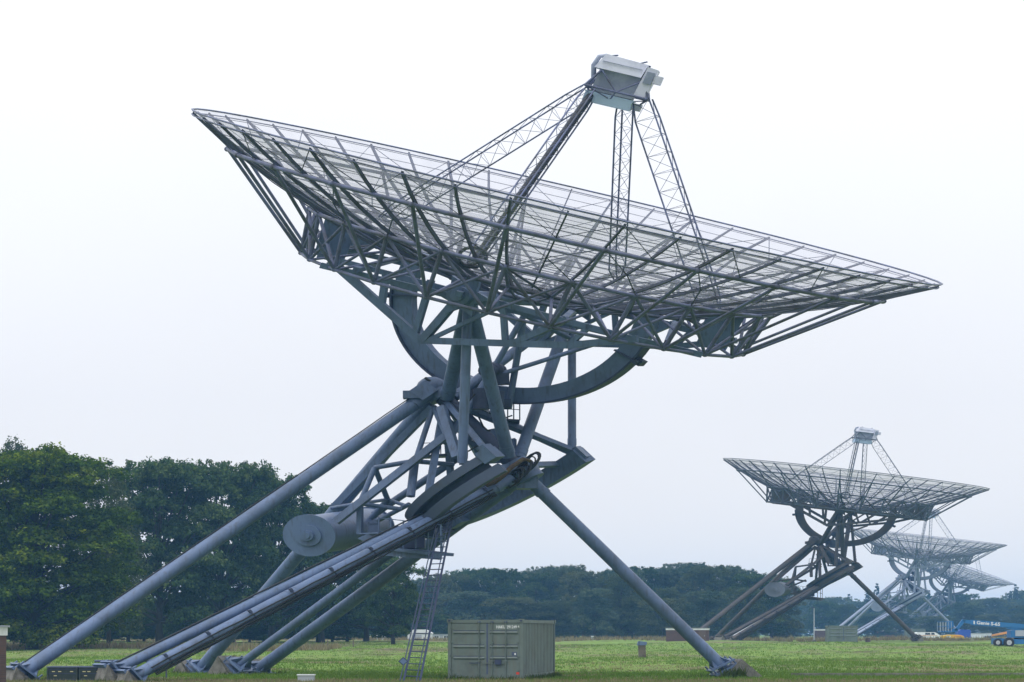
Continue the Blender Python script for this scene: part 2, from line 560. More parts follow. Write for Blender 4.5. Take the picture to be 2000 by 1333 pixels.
def rot(axis, ang, pivot=(0, 0, 0)):
    A = np.array(Matrix.Rotation(ang, 3, Vector(axis)))
    pv = np.asarray(pivot, float)
    return lambda p: pv + A @ (np.asarray(p, float) - pv), A


C1 = J(1115.5, 384.4, 74.738)
N1 = unit((.333, -.316, 1))
POL = unit((-.590, .127, .798))
U1 = J(848, 762, 76.3)                    # upper polar bearing
B1 = U1 - 4.6 * POL                       # lower polar bearing
A1 = unit(np.cross(POL, N1))              # declination axis
Q1 = -unit(np.cross(A1, POL))             # away from the dish, toward the counterweight
KD = 4.85                                 # declination axis below the rim plane
PIV1 = C1 - KD * N1


def solve_pose(n2):
    """hour angle and declination turns that bring N1 onto n2"""
    best = None
    n2 = unit(n2)
    for ha in np.radians(np.arange(-60, 60.1, .5)):
        _, A = rot(POL, ha)
        a2 = A @ A1
        e = abs(a2 @ n2)
        if best is None or e < best[0]: best = (e, ha, a2, A @ N1)
    _, ha, a2, nn = best
    n2p = unit(n2 - a2 * (a2 @ n2))
    dec = math.atan2(np.cross(nn, n2p) @ a2, nn @ n2p)
    return ha, dec


def telescope(shift, pose, mats, label, detail=True, extras=True):
    """shift: metres from the first telescope (z in real metres); pose: (hour angle, declination) turn"""
    sh = np.array([shift[0], shift[1], shift[2] / K_])
    base = np.array([B1[0] + sh[0], B1[1] + sh[1], shift[2]])
    root = empty('radio_telescope', base, label, 'telescope', 'radio telescopes in a row')
    ha, dec = pose
    fy, AY = rot(POL, ha, U1)
    a2 = AY @ A1
    piv = fy(PIV1)
    fd_, AD = rot(a2, dec, piv)
    sq = lambda p: np.array([p[0] + sh[0], p[1] + sh[1], (p[2] + sh[2]) * K_]) - base
    S_base = lambda mb: mb.xf(sq)
    S_yoke = lambda mb: mb.xf(lambda p: sq(fy(p)))
    S_dish = lambda mb: mb.xf(lambda p: sq(fd_(fy(p))))
    st, tr, rb, rp, wi = (mats[k] for k in ('steel', 'truss', 'rib', 'rod', 'wire'))
    c, n = C1, N1
    u = unit(np.cross((0, 1, 0), n)); v = np.cross(n, u)
    PH = 3.75

    def dp(r, t, off=0.0):
        t = R(t)
        return c + (r * r / 35 - 4.464 + off) * n + r * (math.cos(t) * u + math.sin(t) * v)

    def rp_(r, t, h):
        t = R(t)
        return c + h * n + r * (math.cos(t) * u + math.sin(t) * v)

    # ---- reflector: rim, panels, ribs, stringers
    rim = MB().path([dp(12.5, PH + 7.5 * i, 0.02) for i in range(48)], 0.038, 6, True)
    rim.path([dp(12.46, PH + 7.5 * i, -0.14) for i in range(48)], 0.028, 6, True)
    rim = S_dish(rim).build('reflector_rim', tr, root)
    rows = [(1.0, 3.0, 24), (3.0, 5.4, 24), (5.4, 7.84, 24), (7.84, 9.5, 48), (9.5, 11.0, 48), (11.0, 12.5, 48)]
    for r0, r1, ns in rows:
        st_ = 360.0 / ns
        for i in range(ns):
            mb = MB(); gap = 0.012
            t0 = PH + i * st_ + gap * 57.3 / r1; t1 = PH + (i + 1) * st_ - gap * 57.3 / r1
            rm = (r0 + r1) / 2; tm = (t0 + t1) / 2
            pts = [dp(r_, t_) for r_ in (r0 + gap, rm, r1 - gap) for t_ in (t0, tm, t1)]
            mb.add(pts, [(0, 1, 4, 3), (1, 2, 5, 4), (3, 4, 7, 6), (4, 5, 8, 7)], True)
            S_dish(mb).build('mesh_panel', wi, rim)
    for i in range(48):
        t = PH + 7.5 * i
        main = i % 2 == 1
        r0 = 1.2 if main else 5.4
        prs = np.linspace(r0, 12.45, 12 if main else 8)
        w = 0.068 if main else 0.054
        V = []
        for r_ in prs:
            tt = R(t); tang = -math.sin(tt) * u + math.cos(tt) * v
            top = dp(r_, t, -0.03); dep = 0.14 if r_ < 11.5 else 0.10
            V += [top - tang * w / 2, top + tang * w / 2, top + tang * w / 2 - n * dep, top - tang * w / 2 - n * dep]
        fs = []
        for k in range(len(prs) - 1):
            for e in range(4):
                fs.append((k * 4 + e, k * 4 + (e + 1) % 4, k * 4 + 4 + (e + 1) % 4, k * 4 + 4 + e))
        fs += [(3, 2, 1, 0), tuple(range(len(V) - 4, len(V)))]
        S_dish(MB().add(V, fs)).build('rib', rb, rim)
    rr = 1.0
    while rr < 12.4:
        npt = 48
        mb = MB().path([dp(rr, PH + 7.5 * i, -0.02) for i in range(npt)], (0.026 if any(abs(rr - e_) < .25 for e_ in (3.0, 5.4, 9.5)) else 0.0155), 4, True)
        S_dish(mb).build('stringer', rp, rim)
        rr += 0.50 if rr > 5 else 0.7
    for i in range(48):
        t = PH + 7.5 * i
        mb = MB()
        if i % 2 == 0:
            mb.tube(dp(11.0, t, -.20), dp(12.45, t + 7.5, -.10), 0.016, 4, caps=False)
            mb.tube(dp(11.0, t, -.20), dp(12.45, t - 7.5, -.10), 0.016, 4, caps=False)
        else:
            mb.tube(dp(11.0, t, -.20), dp(9.4, t + 7.5, -.20), 0.018, 4, caps=False)
            mb.tube(dp(11.0, t, -.20), dp(9.4, t - 7.5, -.20), 0.018, 4, caps=False)
            mb.tube(dp(7.84, t, -.25), dp(9.4, t + 7.5, -.20), 0.022, 4, caps=False)
            mb.tube(dp(7.84, t, -.25), dp(9.4, t - 7.5, -.20), 0.022, 4, caps=False)
        S_dish(mb).build('bracing_wire', rb, rim)
    # ---- back truss
    NOD = [-78.75 + 15 * j for j in range(24)]
    OUT = [rp_(11.0, t, -1.277) for t in NOD]
    TOP = [rp_(7.84, t, -2.994) for t in NOD]
    BOT = [rp_(7.561, t, -4.958) for t in NOD]
    INN = [rp_(5.3, t, -3.98) for t in NOD]
    CEN = [rp_(2.6, t, -4.60) for t in NOD]

    def ring(pts, r, name, m):
        mb = MB()
        mb.path(pts, r, 8, True)
        for p in pts: mb.sphere(p, r * 1.45, 8, 5)
        return S_dish(mb).build(name, m, root)
    outer = ring(OUT, .085, 'outer_support_ring', tr)
    top = ring(TOP, .085, 'upper_truss_ring', tr)
    bot = ring(BOT, .072, 'lower_truss_ring', tr)
    inn = ring(INN, .075, 'inner_support_ring', rb)
    cen = ring(CEN, .08, 'centre_ring', rb)
    for j in range(24):
        k = (j + 1) % 24; l = (j - 1) % 24
        for p_, q_, r_, par in ((BOT[j], TOP[j], .075, bot), (BOT[j], TOP[k], .058, bot), (BOT[j], TOP[l], .058, bot),
                                (BOT[j], INN[j], .055, bot), (OUT[j], BOT[j], .062, outer), (TOP[j], INN[j], .06, top)):
            S_dish(MB().tube(p_, q_, r_, 8, caps=False)).build('truss_strut', tr, par)
        S_dish(MB().tube(INN[j], CEN[j], .05, 6, caps=False)).build('truss_strut', rb, inn)
        if j % 2:
            S_dish(MB().tube(INN[j], CEN[k], .04, 6, caps=False)).build('truss_strut', rb, inn)
            S_dish(MB().tube(TOP[j], INN[k], .05, 6, caps=False)).build('truss_strut', rb, top)
    # inner cross frame of box girders under the dish
    def dl(x, y, h): return c + x * u + y * v + h * n
    for y in (-4.6, 4.6):
        for x0, x1, h in ((-6.2, 6.2, -4.95),):
            S_dish(MB().beam(dl(x0, y, h), dl(x1, y, h), .20, .24, n)).build('box_girder', st, root)
    for x in (-5.0, -1.7, 1.7, 5.0):
        S_dish(MB().beam(dl(x, -5.4, -4.72), dl(x, 5.4, -4.72), .20, .22, n)).build('box_girder', st, root)
    for sx in (-1, 1):
        for y in (-2.2, 2.2):
            pl = [dl(sx * 5.9, y, -3.5), dl(sx * 7.0, y, -3.1), dl(sx * 6.9, y, -4.8), dl(sx * 5.9, y, -4.9)]
            S_dish(MB().prism(pl, v * .05)).build('gusset_plate', st, root)
    # ---- declination cradle: two polygonal box frames with the bearings
    g = unit(np.cross(A1, n))           # across the declination axis
    if g @ u < 0: g = -g
    for sgn in (-1, 1):
        o_ = PIV1 + sgn * 4.75 * A1
        P0 = o_ - 4.9 * g + .0 * n; P1 = o_ - .75 * g - 2.3 * n; P2 = o_ + 4.0 * g - .85 * n; P3 = o_ + 6.0 * g + .15 * n
        fr = MB().beam(P0, P1, .22, .30, n).beam(P1 - .1 * g, P2, .22, .29, n).beam(P2, P3, .22, .28, n)
        fr = S_dish(fr).build('cradle_frame', st, root)
        for p_, q_, w_ in ((P1, o_ - .1 * g + .1 * n, .27), (P1 - .3 * g, o_ - 1.3 * g + .3 * n, .20), (o_ - 2.6 * g - 1.2 * n, o_ - 2.9 * g + .2 * n, .2),
                           (P1 + .1 * g, o_ + 1.4 * g + .1 * n, .16), (o_ + 2.0 * g - 1.5 * n, o_ + 1.3 * g + .2 * n, .18),
                           (o_ + 2.2 * g - 1.4 * n, o_ + 3.6 * g + .2 * n, .24), (P2, o_ + 4.4 * g + .2 * n, .18)):
            S_dish(MB().beam(p_, q_, w_, w_, A1)).build('cradle_strut', st, fr)
        S_dish(MB().beam(o_ - 5.4 * g + .1 * n, o_ + 5.6 * g + .1 * n, .18, .22, n)).build('cradle_girder', st, fr)
        star = []
        for k in range(12):
            t = R(k * 30 + 10); r_ = .95 if k % 2 == 0 else .52
            star.append(o_ + r_ * (math.cos(t) * g + math.sin(t) * n))
        S_dish(MB().prism(star, sgn * A1 * .18)).build('bearing_plate', st, fr)
        S_dish(MB().tube(o_ + sgn * A1 * .1, o_ + sgn * A1 * .48, .40, 20).tube(o_ + sgn * A1 * .4, o_ + sgn * A1 * .6, .22, 16)).build('bearing_hub', st, fr)
    S_yoke(MB().tube(PIV1 - 4.6 * A1, PIV1 + 4.6 * A1, .27, 16)).build('declination_axle', st, root)
    # declination gear arc (box section)
    def arc(o_, ex, ey, ax, r0, r1, w, t0, t1, ns):
        mb = MB(); V = []
        for k in range(ns + 1):
            t = R(t0 + (t1 - t0) * k / ns)
            d = math.cos(t) * ex + math.sin(t) * ey
            V += [o_ + r0 * d - ax * w / 2, o_ + r1 * d - ax * w / 2, o_ + r1 * d + ax * w / 2, o_ + r0 * d + ax * w / 2]
        fs = []
        for k in range(ns):
            for e in range(4):
                fs.append((k * 4 + e, k * 4 + (e + 1) % 4, k * 4 + 4 + (e + 1) % 4, k * 4 + 4 + e))
        fs += [(3, 2, 1, 0), tuple(range(len(V) - 4, len(V)))]
        mb.add(V, fs)
        return mb
    da = arc(PIV1, -g, -n, A1, 4.04, 4.72, .46, -12, 192, 48)
    da = S_dish(da).build('declination_gear_arc', st, root)
    lip = arc(PIV1, -g, -n, A1, 4.725, 4.80, .70, 8, 172, 44)
    S_dish(lip).build('gear_rail', M['dark'], da)
    for t in (16, 164):
        d = math.cos(R(t)) * -g + math.sin(R(t)) * -n
        tg = -math.sin(R(t)) * -g + math.cos(R(t)) * -n
        o_ = PIV1 + d * 4.9
        mb = MB().box(o_, (.34, .5, .26), (d, A1, tg)).box(o_ - d * .45, (.95, .62, .07), (d, A1, tg)).tube(o_ - A1 * .4, o_ + A1 * .4, .10, 8)
        S_dish(mb).build('end_stop', M['dark'], da)
    # ---- feed legs and focus cabin
    feet = [(7.0, 150, -.95, .35), (6.2, 254, -.75, -.75), (6.0, 66, .25, .75), (6.6, 338, 1.0, -.35)]
    for fi, (r_, t_, tu, tv) in enumerate(feet):
        p0 = dp(r_, t_, .02); p1 = c + 4.7 * n + tu * u + tv * v
        d = unit(p1 - p0)
        inward = unit((c + 1.0 * n) - p0); inward = unit(inward - d * (inward @ d))
        sd = np.cross(d, inward)
        L = np.linalg.norm(p1 - p0)
        mb = MB()
        ch = []
        for k in range(13):
            f_ = k / 12
            wdt = .62 * min(1, .35 + f_ * 8, .78 + (1 - f_) * 2.6)
            ce = p0 + d * L * f_
            ch.append((ce - inward * wdt * .25 + sd * wdt * .32, ce - inward * wdt * .25 - sd * wdt * .32, ce + inward * wdt * 1.0))
        for e in range(3): mb.path([x[e] for x in ch], .031, 6)
        for k in range(12):
            for e in range(3):
                mb.tube(ch[k][e], ch[k + 1][(e + 1) % 3], .010, 4, caps=False)
                mb.tube(ch[k][e], ch[k][(e + 1) % 3], .009, 4, caps=False)
        leg = S_dish(mb).build('feed_leg', tr, root)
        if fi == 1:
            sag = [ch[k][2] * .5 + ch[k][0] * .5 + inward * .12 for k in range(13)]
            S_dish(MB().path(sag, .145 if extras else .05, 8)).build('cable_bundle', M['cable'], leg)
            cl = [dp(6.2, 254, .3) + (math.cos(t) * u + math.sin(t) * n) * .42 for t in np.linspace(0, 2 * math.pi, 14)[:-1]]
            S_dish(MB().path(cl, .07, 6, True)).build('cable_loop', M['cable'], leg)
    ax3 = (u, v, n)
    cab = S_dish(MB().box(c + 5.05 * n - .12 * u, (1.35, 1.35, 1.0), ax3)).build('focus_cabin', M['cabin_grey'], root)
    S_dish(MB().box(c + 4.28 * n - .16 * u - .05 * v, (1.55, 1.3, .42), ax3).box(c + 4.50 * n - .16 * u, (1.62, 1.38, .05), ax3)).build('feed_box', M['cabin_blue'], cab)
    S_dish(MB().prism([c + 5.50 * n - .98 * u - .85 * v, c + 5.50 * n + .55 * u - .85 * v, c + 6.08 * n + .60 * u - .7 * v, c + 6.14 * n - .80 * u - .7 * v], v * 1.6)).build('roof_housing', M['cabin_white'], cab)
    S_dish(MB().prism([c + 4.75 * n + .56 * u - .95 * v, c + 4.72 * n + .92 * u - .95 * v, c + 5.95 * n + .98 * u - .95 * v, c + 5.99 * n + .62 * u - .95 * v], v * 1.5)).build('side_cabinet', M['cabin_white'], cab)
    S_dish(MB().box(c + 5.55 * n + 1.08 * u - .6 * v, (.26, .75, .34), ax3)).build('junction_box', M['cabin_white'], cab)
    S_dish(MB().box(c + 5.55 * n + .80 * u - .98 * v, (.26, .06, .5), ax3)).build('access_hatch', M['cabin_grey'], cab)
    S_dish(MB().beam(c + 5.82 * n - .80 * u - .815 * v, c + 5.82 * n + .50 * u - .815 * v, .03, .03, n)).build('roof_seam', M['cabin_grey'], cab)
    S_dish(MB().box(c + 4.30 * n + .66 * u + .5 * v, (.5, .6, .30), ax3)).build('receiver_box', M['cabin_white'], cab)
    S_dish(MB().path([c + 5.1 * n - .92 * u, c + 5.6 * n - 1.08 * u, c + 6.0 * n - 1.02 * u, c + 6.1 * n - .8 * u], .085, 8)).build('air_duct', M['cabin_grey'], cab)
    S_dish(MB().tube(c + 6.08 * n + .3 * u - .2 * v, c + 6.22 * n + .5 * u - .2 * v, .03, 6).tube(c + 6.12 * n - .65 * u - .3 * v, c + 6.2 * n - .45 * u - .3 * v, .03, 6).box(c + 6.04 * n + .5 * u, (.3, .3, .10), ax3)).build('roof_fitting', M['dark'], cab)
    fr = MB()
    for hh, s1, s2 in ((4.70, 1.02, .98), (5.45, .72, .82)):
        cs = [c + hh * n + a_ * s1 * u + b_ * s2 * v for a_, b_ in ((-1, -1), (1, -1), (1, 1), (-1, 1))]
        if hh == 4.70: lo = cs
        else: hi = cs
    for k in range(4):
        fr.tube(lo[k], lo[(k + 1) % 4], .045, 6).tube(lo[k], hi[k], .04, 6)
        m1 = (lo[k] + lo[(k + 1) % 4]) / 2
        fr.tube(m1, hi[k], .032, 6).tube(m1, hi[(k + 1) % 4], .032, 6)
        b1 = lo[k] * .8 + (c + 4.5 * n) * .2 - n * .28; b2 = lo[(k + 1) % 4] * .8 + (c + 4.5 * n) * .2 - n * .28
        fr.tube(m1, b1 * .55 + b2 * .45, .028, 6).tube(lo[k], b1 * .6 + b2 * .4, .025, 6)
    S_dish(fr).build('cabin_frame', tr, cab)

    # ---- yoke: polar shaft, A frames, hour angle gear, counterweight
    nb = PIV1 - 4.25 * A1 - .35 * n; fb = PIV1 + 4.3 * A1 - .3 * n
    O = B1
    e_n = O + 4.1 * (math.cos(R(196)) * A1 + math.sin(R(196)) * Q1)
    e_f = O + 3.55 * (math.cos(R(-14)) * A1 + math.sin(R(-14)) * Q1)
    utop = J(873, 778, 75.9)
    for p_, q_, r_ in ((nb, utop, .235), (nb + .1 * g, J(994, 893, 75.2), .225), (nb, J(903, 905, 72.9), .16),
                       (fb, J(1013, 896, 76.6), .21), (fb, e_f + POL * .2, .145), (fb, utop + A1 * .5, .20)):
        o_ = S_yoke(MB().tube(p_, q_, r_, 18)).build('yoke_tube', st, root)
        dd = unit(q_ - p_)
        S_yoke(MB().tube(q_ - dd * .5, q_ - dd * .2, r_ * 1.08, 18)).build('collar', st, o_)
    hubp = J(962, 724, 76.2)
    for p_, q_, r_ in ((hubp, J(1025, 614, 76.0), .11), (hubp, J(870, 868, 75.4), .13), (J(975, 732, 76.2), J(1170, 670, 77.6), .10),
                       (J(1022, 625, 76.2), J(993, 800, 76.8), .12), (J(1025, 616, 76), J(1110, 660, 77.5), .11)):
        S_yoke(MB().tube(p_, q_, r_, 14)).build('yoke_brace', st, root)
    S_yoke(MB().sphere(hubp, .38).tube(hubp - A1 * .5, hubp + A1 * .5, .30, 14).box(hubp + np.array((.3, 0, -.4)), (.5, .4, .5))).build('drive_housing', M['dark'], root)
    shaft = S_yoke(MB().tube(U1 - POL * .3, B1 - POL * .3, .30, 20)).build('polar_shaft', M['dark'], root)
    mb = MB().box(J(940, 778, 76.2), (.9, .8, .6)).box(J(980, 790, 76.8), (.6, .7, .4)).tube(J(940, 760, 75.7), J(940, 800, 75.7), .28, 12).tube(J(972, 765, 75.6), J(972, 792, 75.6), .22, 12)
    S_yoke(mb).build('drive_motor', M['dark'], root)
    # hour angle gear: rusty channel arc
    gear = S_yoke(arc(O + POL * .10, A1, Q1, POL, 3.88, 4.30, .34, 84, 196, 28)).build('hour_angle_gear', mats['rust'], root)
    S_yoke(arc(O - POL * .22, A1, Q1, POL, 3.86, 4.02, .36, 84, 192, 28)).build('gear_web', M['dark'], gear)
    S_yoke(arc(O - POL * .58, A1, Q1, POL, 3.88, 4.30, .40, 84, 196, 28)).build('lower_flange', mats['rust'], gear)
    farb = arc(O - POL * .30, A1, Q1, POL, 3.25, 3.85, .75, -17, 88, 26)
    fg = S_yoke(farb).build('hour_angle_bow', st, root)
    S_yoke(MB().box(e_f - POL * .15, (.5, .45, .62), (Q1, A1, POL))).build('bow_end_cap', st, fg)
    S_yoke(MB().box(e_n + POL * .1, (.5, .7, .55), (Q1, A1, POL)).box(e_n + POL * .45 - Q1 * .1, (.25, .6, .2), (Q1, A1, POL))).build('bow_end_cap', st, gear)
    for t in (0, 30, 60, 120, 150, 180):
        d = math.cos(R(t)) * A1 + math.sin(R(t)) * Q1
        S_yoke(MB().beam(B1 + POL * .1 + d * .3, B1 + d * 3.4 - POL * .05, .16, .26, POL)).build('bow_spoke', st, fg)
    # struts from the top of the polar shaft down to both gear ends
    for q_, r_ in ((e_n, .10), (e_f, .12), (O + 4 * Q1 * .9 + A1, .09), (O + 4 * A1 * .75 + Q1 * 2.4, .1), (O - 4 * A1 * .75 + Q1 * 2.4, .1)):
        S_yoke(MB().beam(U1 - POL * .6, q_, r_ * 1.9, r_ * 2.2, POL)).build('polar_strut', st, root)
    S_yoke(MB().beam(J(862, 795, 75.4), J(893, 893, 74.2), .30, .22, A1).beam(J(868, 795, 75.35), J(899, 893, 74.15), .06, .26, A1)).build('channel_post', st, root)
    pl = [J(925, 845, 77), J(975, 835, 77.2), J(1010, 885, 77), J(985, 905, 76.8), J(940, 880, 76.8)]
    S_yoke(MB().prism(pl, (0, .3, 0))).build('web_plate', st, root)
    for a_, b_, w_ in (((928, 797, 77.0), (1116, 884, 79.2), .24), ((918, 862, 76.6), (1002, 908, 76.6), .20), ((905, 822, 76.4), (985, 868, 77.2), .16),
                       ((862, 800, 75.6), (905, 900, 75.2), .14), ((985, 842, 77.4), (938, 892, 76.2), .14), ((1004, 858, 77.2), (1004, 908, 76.6), .12),
                       ((862, 842, 76.6), (938, 800, 77.0), .12), ((900, 905, 75.0), (1000, 900, 76.0), .18)):
        S_yoke(MB().beam(J(*a_), J(*b_), w_, w_ * 1.3, A1)).build('polar_beam', st, root)
    for a_, b_ in (((868, 800, 75.2), (880, 868, 75.0)), ((935, 815, 75.8), (958, 842, 75.8)), ((955, 806, 76.0), (1000, 812, 76.4)), ((880, 880, 75.4), (950, 862, 76.0)), ((905, 775, 75.4), (928, 770, 75.4))):
        S_yoke(MB().path([J(*a_), (J(*a_) + J(*b_)) / 2 - np.array((0, 0, .25)), J(*b_)], .035, 6)).build('cable', M['cable'], root)
    # counterweight drum on its lattice boom
    cw = J(605, 1046, 75.6) + 2.1 * A1
    d0 = cw - 2.1 * A1; d1 = cw + 2.1 * A1
    drum = S_yoke(MB().tube(d0, d1, .90, 36)).build('counterweight_drum', mats['drum'], root)
    for r_, a_, b_ in ((.97, -.06, .0), (.48, -.13, -.05), (.24, -.22, -.1), (.13, -.26, -.2)):
        S_yoke(MB().tube(d0 + A1 * a_, d0 + A1 * b_, r_, 36)).build('drum_end_disc', mats['drum'], drum)
    S_yoke(MB().tube(d1, d1 + A1 * .06, .97, 36)).build('drum_end_disc', mats['drum'], drum)
    for a_, b_, w_ in (((846, 795, 76.0), (652, 992, 77.6), .26), ((655, 1020, 74.9), (871, 852, 75.0), .27), ((703, 985, 75.2), (703, 1044, 75.2), .17)):
        S_yoke(MB().beam(J(*a_), J(*b_), w_, w_ * 1.05, A1)).build('boom_chord', st, root)
    for a_, b_, r_ in (((720, 1012, 78.6), (905, 888, 77.4), .15), ((732, 914, 76.0), (808, 901, 75.6), .11), ((808, 901, 75.6), (885, 908, 76.4), .11),
                       ((732, 914, 76.0), (702, 985, 75.5), .10), ((732, 914, 76.0), (757, 976, 77.5), .10), ((810, 903, 75.5), (802, 970, 75.0), .15),
                       ((810, 905, 75.5), (846, 795, 76.0), .10), ((648, 993, 76.2), (702, 984, 75.5), .09), ((702, 984, 75.5), (784, 995, 75.5), .10),
                       ((702, 984, 75.5), (757, 976, 77.5), .08), ((757, 976, 77.5), (792, 988, 77.0), .08), ((757, 978, 77.5), (712, 1028, 78.2), .13),
                       ((846, 795, 76.0), (872, 852, 75.0), .09), ((846, 795, 76.2), (940, 880, 77.6), .12), ((725, 1024, 77.5), (800, 985, 76.5), .10)):
        S_yoke(MB().tube(J(*a_), J(*b_), r_, 10)).build('boom_brace', st, root)
    # ---- fixed base
    def cableline(p_, q_, off, r_, nseg=10, wob=.03):
        pts = []
        for k in range(nseg + 1):
            f_ = k / nseg
            b_ = p_ + (q_ - p_) * f_ + np.asarray(off)
            pts.append(b_ + np.array((0, rnd.uniform(-wob, wob), rnd.uniform(-wob, wob))))
        return MB().path(pts, r_, 6)
    UA = J(838, 770, 76.0)
    BN = B1 - POL * .25
    legs = [  # foot, head, radius
        (J(48, 1312, 70.0), UA, .268), (J(396, 1303, 84.0), J(842, 778, 76.8), .265),
        (J(222, 1311, 69.0), J(990, 936, 75.4), .205), (J(260, 1322, 68.6), J(1000, 936, 75.1), .235),
        (J(468, 1299, 81.5), J(1000, 905, 77.4), .185), (J(506, 1307, 83.0), J(1012, 938, 76.6), .27),
        (J(1408, 1300, 76.5), J(1034, 938, 75.8), .245)]
    for li, (p_, q_, r_) in enumerate(legs):
        o_ = S_base(MB().tube(p_, q_, r_, 20)).build('support_leg', st, root)
        d = unit(q_ - p_)
        sx = unit(np.cross(d, (0, 0, 1))); sy = np.cross(sx, d)
        pm = MB().box(p_ + d * .02, (.95, .95, .07), (sx, sy, d)).box(p_ - d * .22, (1.0, 1.0, .10), (sx, sy, d))
        for a_, b_ in ((-1, -1), (1, -1), (1, 1), (-1, 1)):
            pm.tube(p_ - d * .2 + sx * .4 * a_ + sy * .4 * b_, p_ + d * .22 + sx * .4 * a_ + sy * .4 * b_, .035, 6)
            pm.prism([p_ + d * .05 + (sx * a_ + sy * b_) * .12, p_ + d * .05 + (sx * a_ + sy * b_) * .33, p_ + d * .42 + (sx * a_ + sy * b_) * .14], np.cross(d, sx * a_ + sy * b_) * .03)
        pm.tube(p_ - d * .2, p_ + d * .05, .2, 10)
        S_base(pm).build('base_plate', st, o_)
        S_base(MB().tube(q_ - d * .8, q_ - d * .62, r_ * 1.12, 20).tube(q_ - d * 9.6, q_ - d * 9.55, r_ * 1.04, 20)).build('collar', st, o_)
        Ln = np.linalg.norm(q_ - p_)
        for k_ in range(1, int(Ln / 3.2)):
            S_base(MB().tube(p_ + d * 3.2 * k_, p_ + d * (3.2 * k_ + .035), r_ * 1.014, 20)).build('weld_seam', st, o_)
        if li == 0:
            S_base(cableline(p_ + d * .3, q_ - d * .6, sy * (r_ + .03) - sx * .03, .022, 14, .012)).build('cable', M['cable'], o_)
        if li == 2:
            S_base(cableline(p_ + d * .3, q_ - d * 1.2, sy * (r_ + .05) - sx * .05, .035, 16, .02)).build('cable', M['cable'], o_)
            S_base(MB().tube(p_ + d * 1.0 + sx * .22 - sy * .30, q_ - d * 1.5 + sx * .22 - sy * .22, .105, 12)).build('conduit_pipe', mats['pipe'], o_)
        if li == 3:
            for k_, (oy, rr_) in enumerate(((.05, .03), (-.10, .035), (-.22, .04), (-.30, .03))):
                S_base(cableline(p_ + d * .6, q_ - d * 1.0, sx * (r_ + .02 - k_ * .03) + sy * oy, rr_, 20, .03)).build('cable', M['cable'], o_)
            for f_ in np.linspace(.08, .92, 9):
                b_ = p_ + (q_ - p_) * f_
                S_base(MB().tube(b_, b_ + d * .06, r_ * 1.05, 14).box(b_ + sx * .27 + sy * .22, (.10, .14, .09), (sx, sy, d))).build('cable_clamp', M['dark'], o_)
    S_base(MB().sphere(U1 + POL * .12, .52).tube(U1 - POL * .5, U1 + POL * .25, .46, 18).box(J(828, 765, 75.9), (.75, .7, .62), (unit(UA - J(48, 1312, 70)), (0, 1, 0), unit(np.cross(unit(UA - J(48, 1312, 70)), (0, 1, 0)))))
           .box(J(806, 772, 75.7), (.62, .5, .34))).build('upper_bearing', st, root)
    S_base(MB().tube(J(840, 745, 75.9), J(830, 738, 75.9), .055, 8)).build('aerial_sensor', M['cable'], root)
    S_base(MB().sphere(BN, .62).tube(BN - POL * .5, BN + POL * .5, .55, 18).box(J(1030, 945, 75.8), (.7, .8, .5))).build('lower_bearing', st, root)
    if extras:
        wr = MB()
        for k in range(9):
            o_ = J(1000 + 5.2 * k, 938 - 5 * k, 74.8 + .02 * k); r_ = .36 + .05 * math.sin(k * 2.1)
            wr.path([o_ + r_ * (math.cos(t) * unit((.5, -.5, .3)) + math.sin(t) * unit((.1, .3, .9))) for t in np.linspace(0, 2 * math.pi, 16)[:-1]], .028 + .012 * (k % 3), 6, True)
        S_base(wr).build('cable_coil', M['cable'], root)
        S_base(MB().path([J(949, 948, 74.4), J(965, 942, 74.3), J(982, 930, 74.2), J(1000, 912, 74.2), J(1022, 897, 74.4), J(1034, 900, 74.6)], [.1, .12, .10, .1, .09, .07], 8)).build('old_hose', M['old_rope'], root)
    # service platform under the gear with railings
    pa, pb = J(742, 1068, 75.5), J(862, 1083, 74.0)
    dpl = unit(pb - pa)
    fl = MB().beam(pa, pb, 1.3, .14).beam(pa - dpl * .2 + (0, -.6, -.25), pb + (0, -.55, -.1), .14, .36)
    plat = S_base(fl).build('service_platform', st, root)
    rl = MB()
    for k in range(6):
        b_ = pa + (pb - pa) * k / 5 + np.array((0, -.6, .05))
        rl.tube(b_, b_ + (0, 0, 1.25), .028, 6)
    for h in (.65, 1.25):
        rl.tube(pa + (0, -.6, h + .03), pb + (0, -.6, h + .03), .022, 6)
        rl.tube(pb + (0, -.6, h + .03), pb + (0, .6, h + .03), .022, 6)
    rl.tube(pb + (0, .6, .05), pb + (0, .6, 1.3), .028, 6)
    S_base(rl).build('railing', st, plat)
    S_base(MB().box(J(800, 1050, 75.0), (1.0, .7, 1.0)).box(J(836, 1035, 75.4), (.5, .6, .8)).tube(J(775, 1062, 74.9), J(808, 1062, 74.9), .25, 12)).build('gear_drive', M['dark'], plat)
    S_base(MB().box(J(850, 1003, 75.5), (1.1, .8, .12)).box(J(868, 1000, 75.2), (.3, .5, .7))).build('platform_bracket', st, plat)
    # drip tray and little roof between drum and platform
    S_base(MB().prism([J(698, 1052, 74.6), J(723, 1040, 74.6), J(760, 1052, 74.6), J(732, 1068, 74.6)], (0, 1.2, 0)).beam(J(720, 1042, 74.6), J(770, 1050, 75.4), .9, .06)).build('drip_tray', st, root)
    S_base(MB().box(J(729, 1031, 75.6), (.34, .4, .48)).add([J(721, 1023, 75.35), J(739, 1023, 75.35), J(739, 1023, 75.85), J(721, 1023, 75.85), J(732, 1012, 75.6)], [(0, 1, 4), (1, 2, 4), (2, 3, 4), (3, 0, 4)])).build('instrument_box', st, root)
    # middle maintenance gangway in the polar frame
    ga, gb = J(980, 822, 77.5), J(1015, 824, 77.5)
    mb = MB().beam(ga, gb, 1.0, .08)
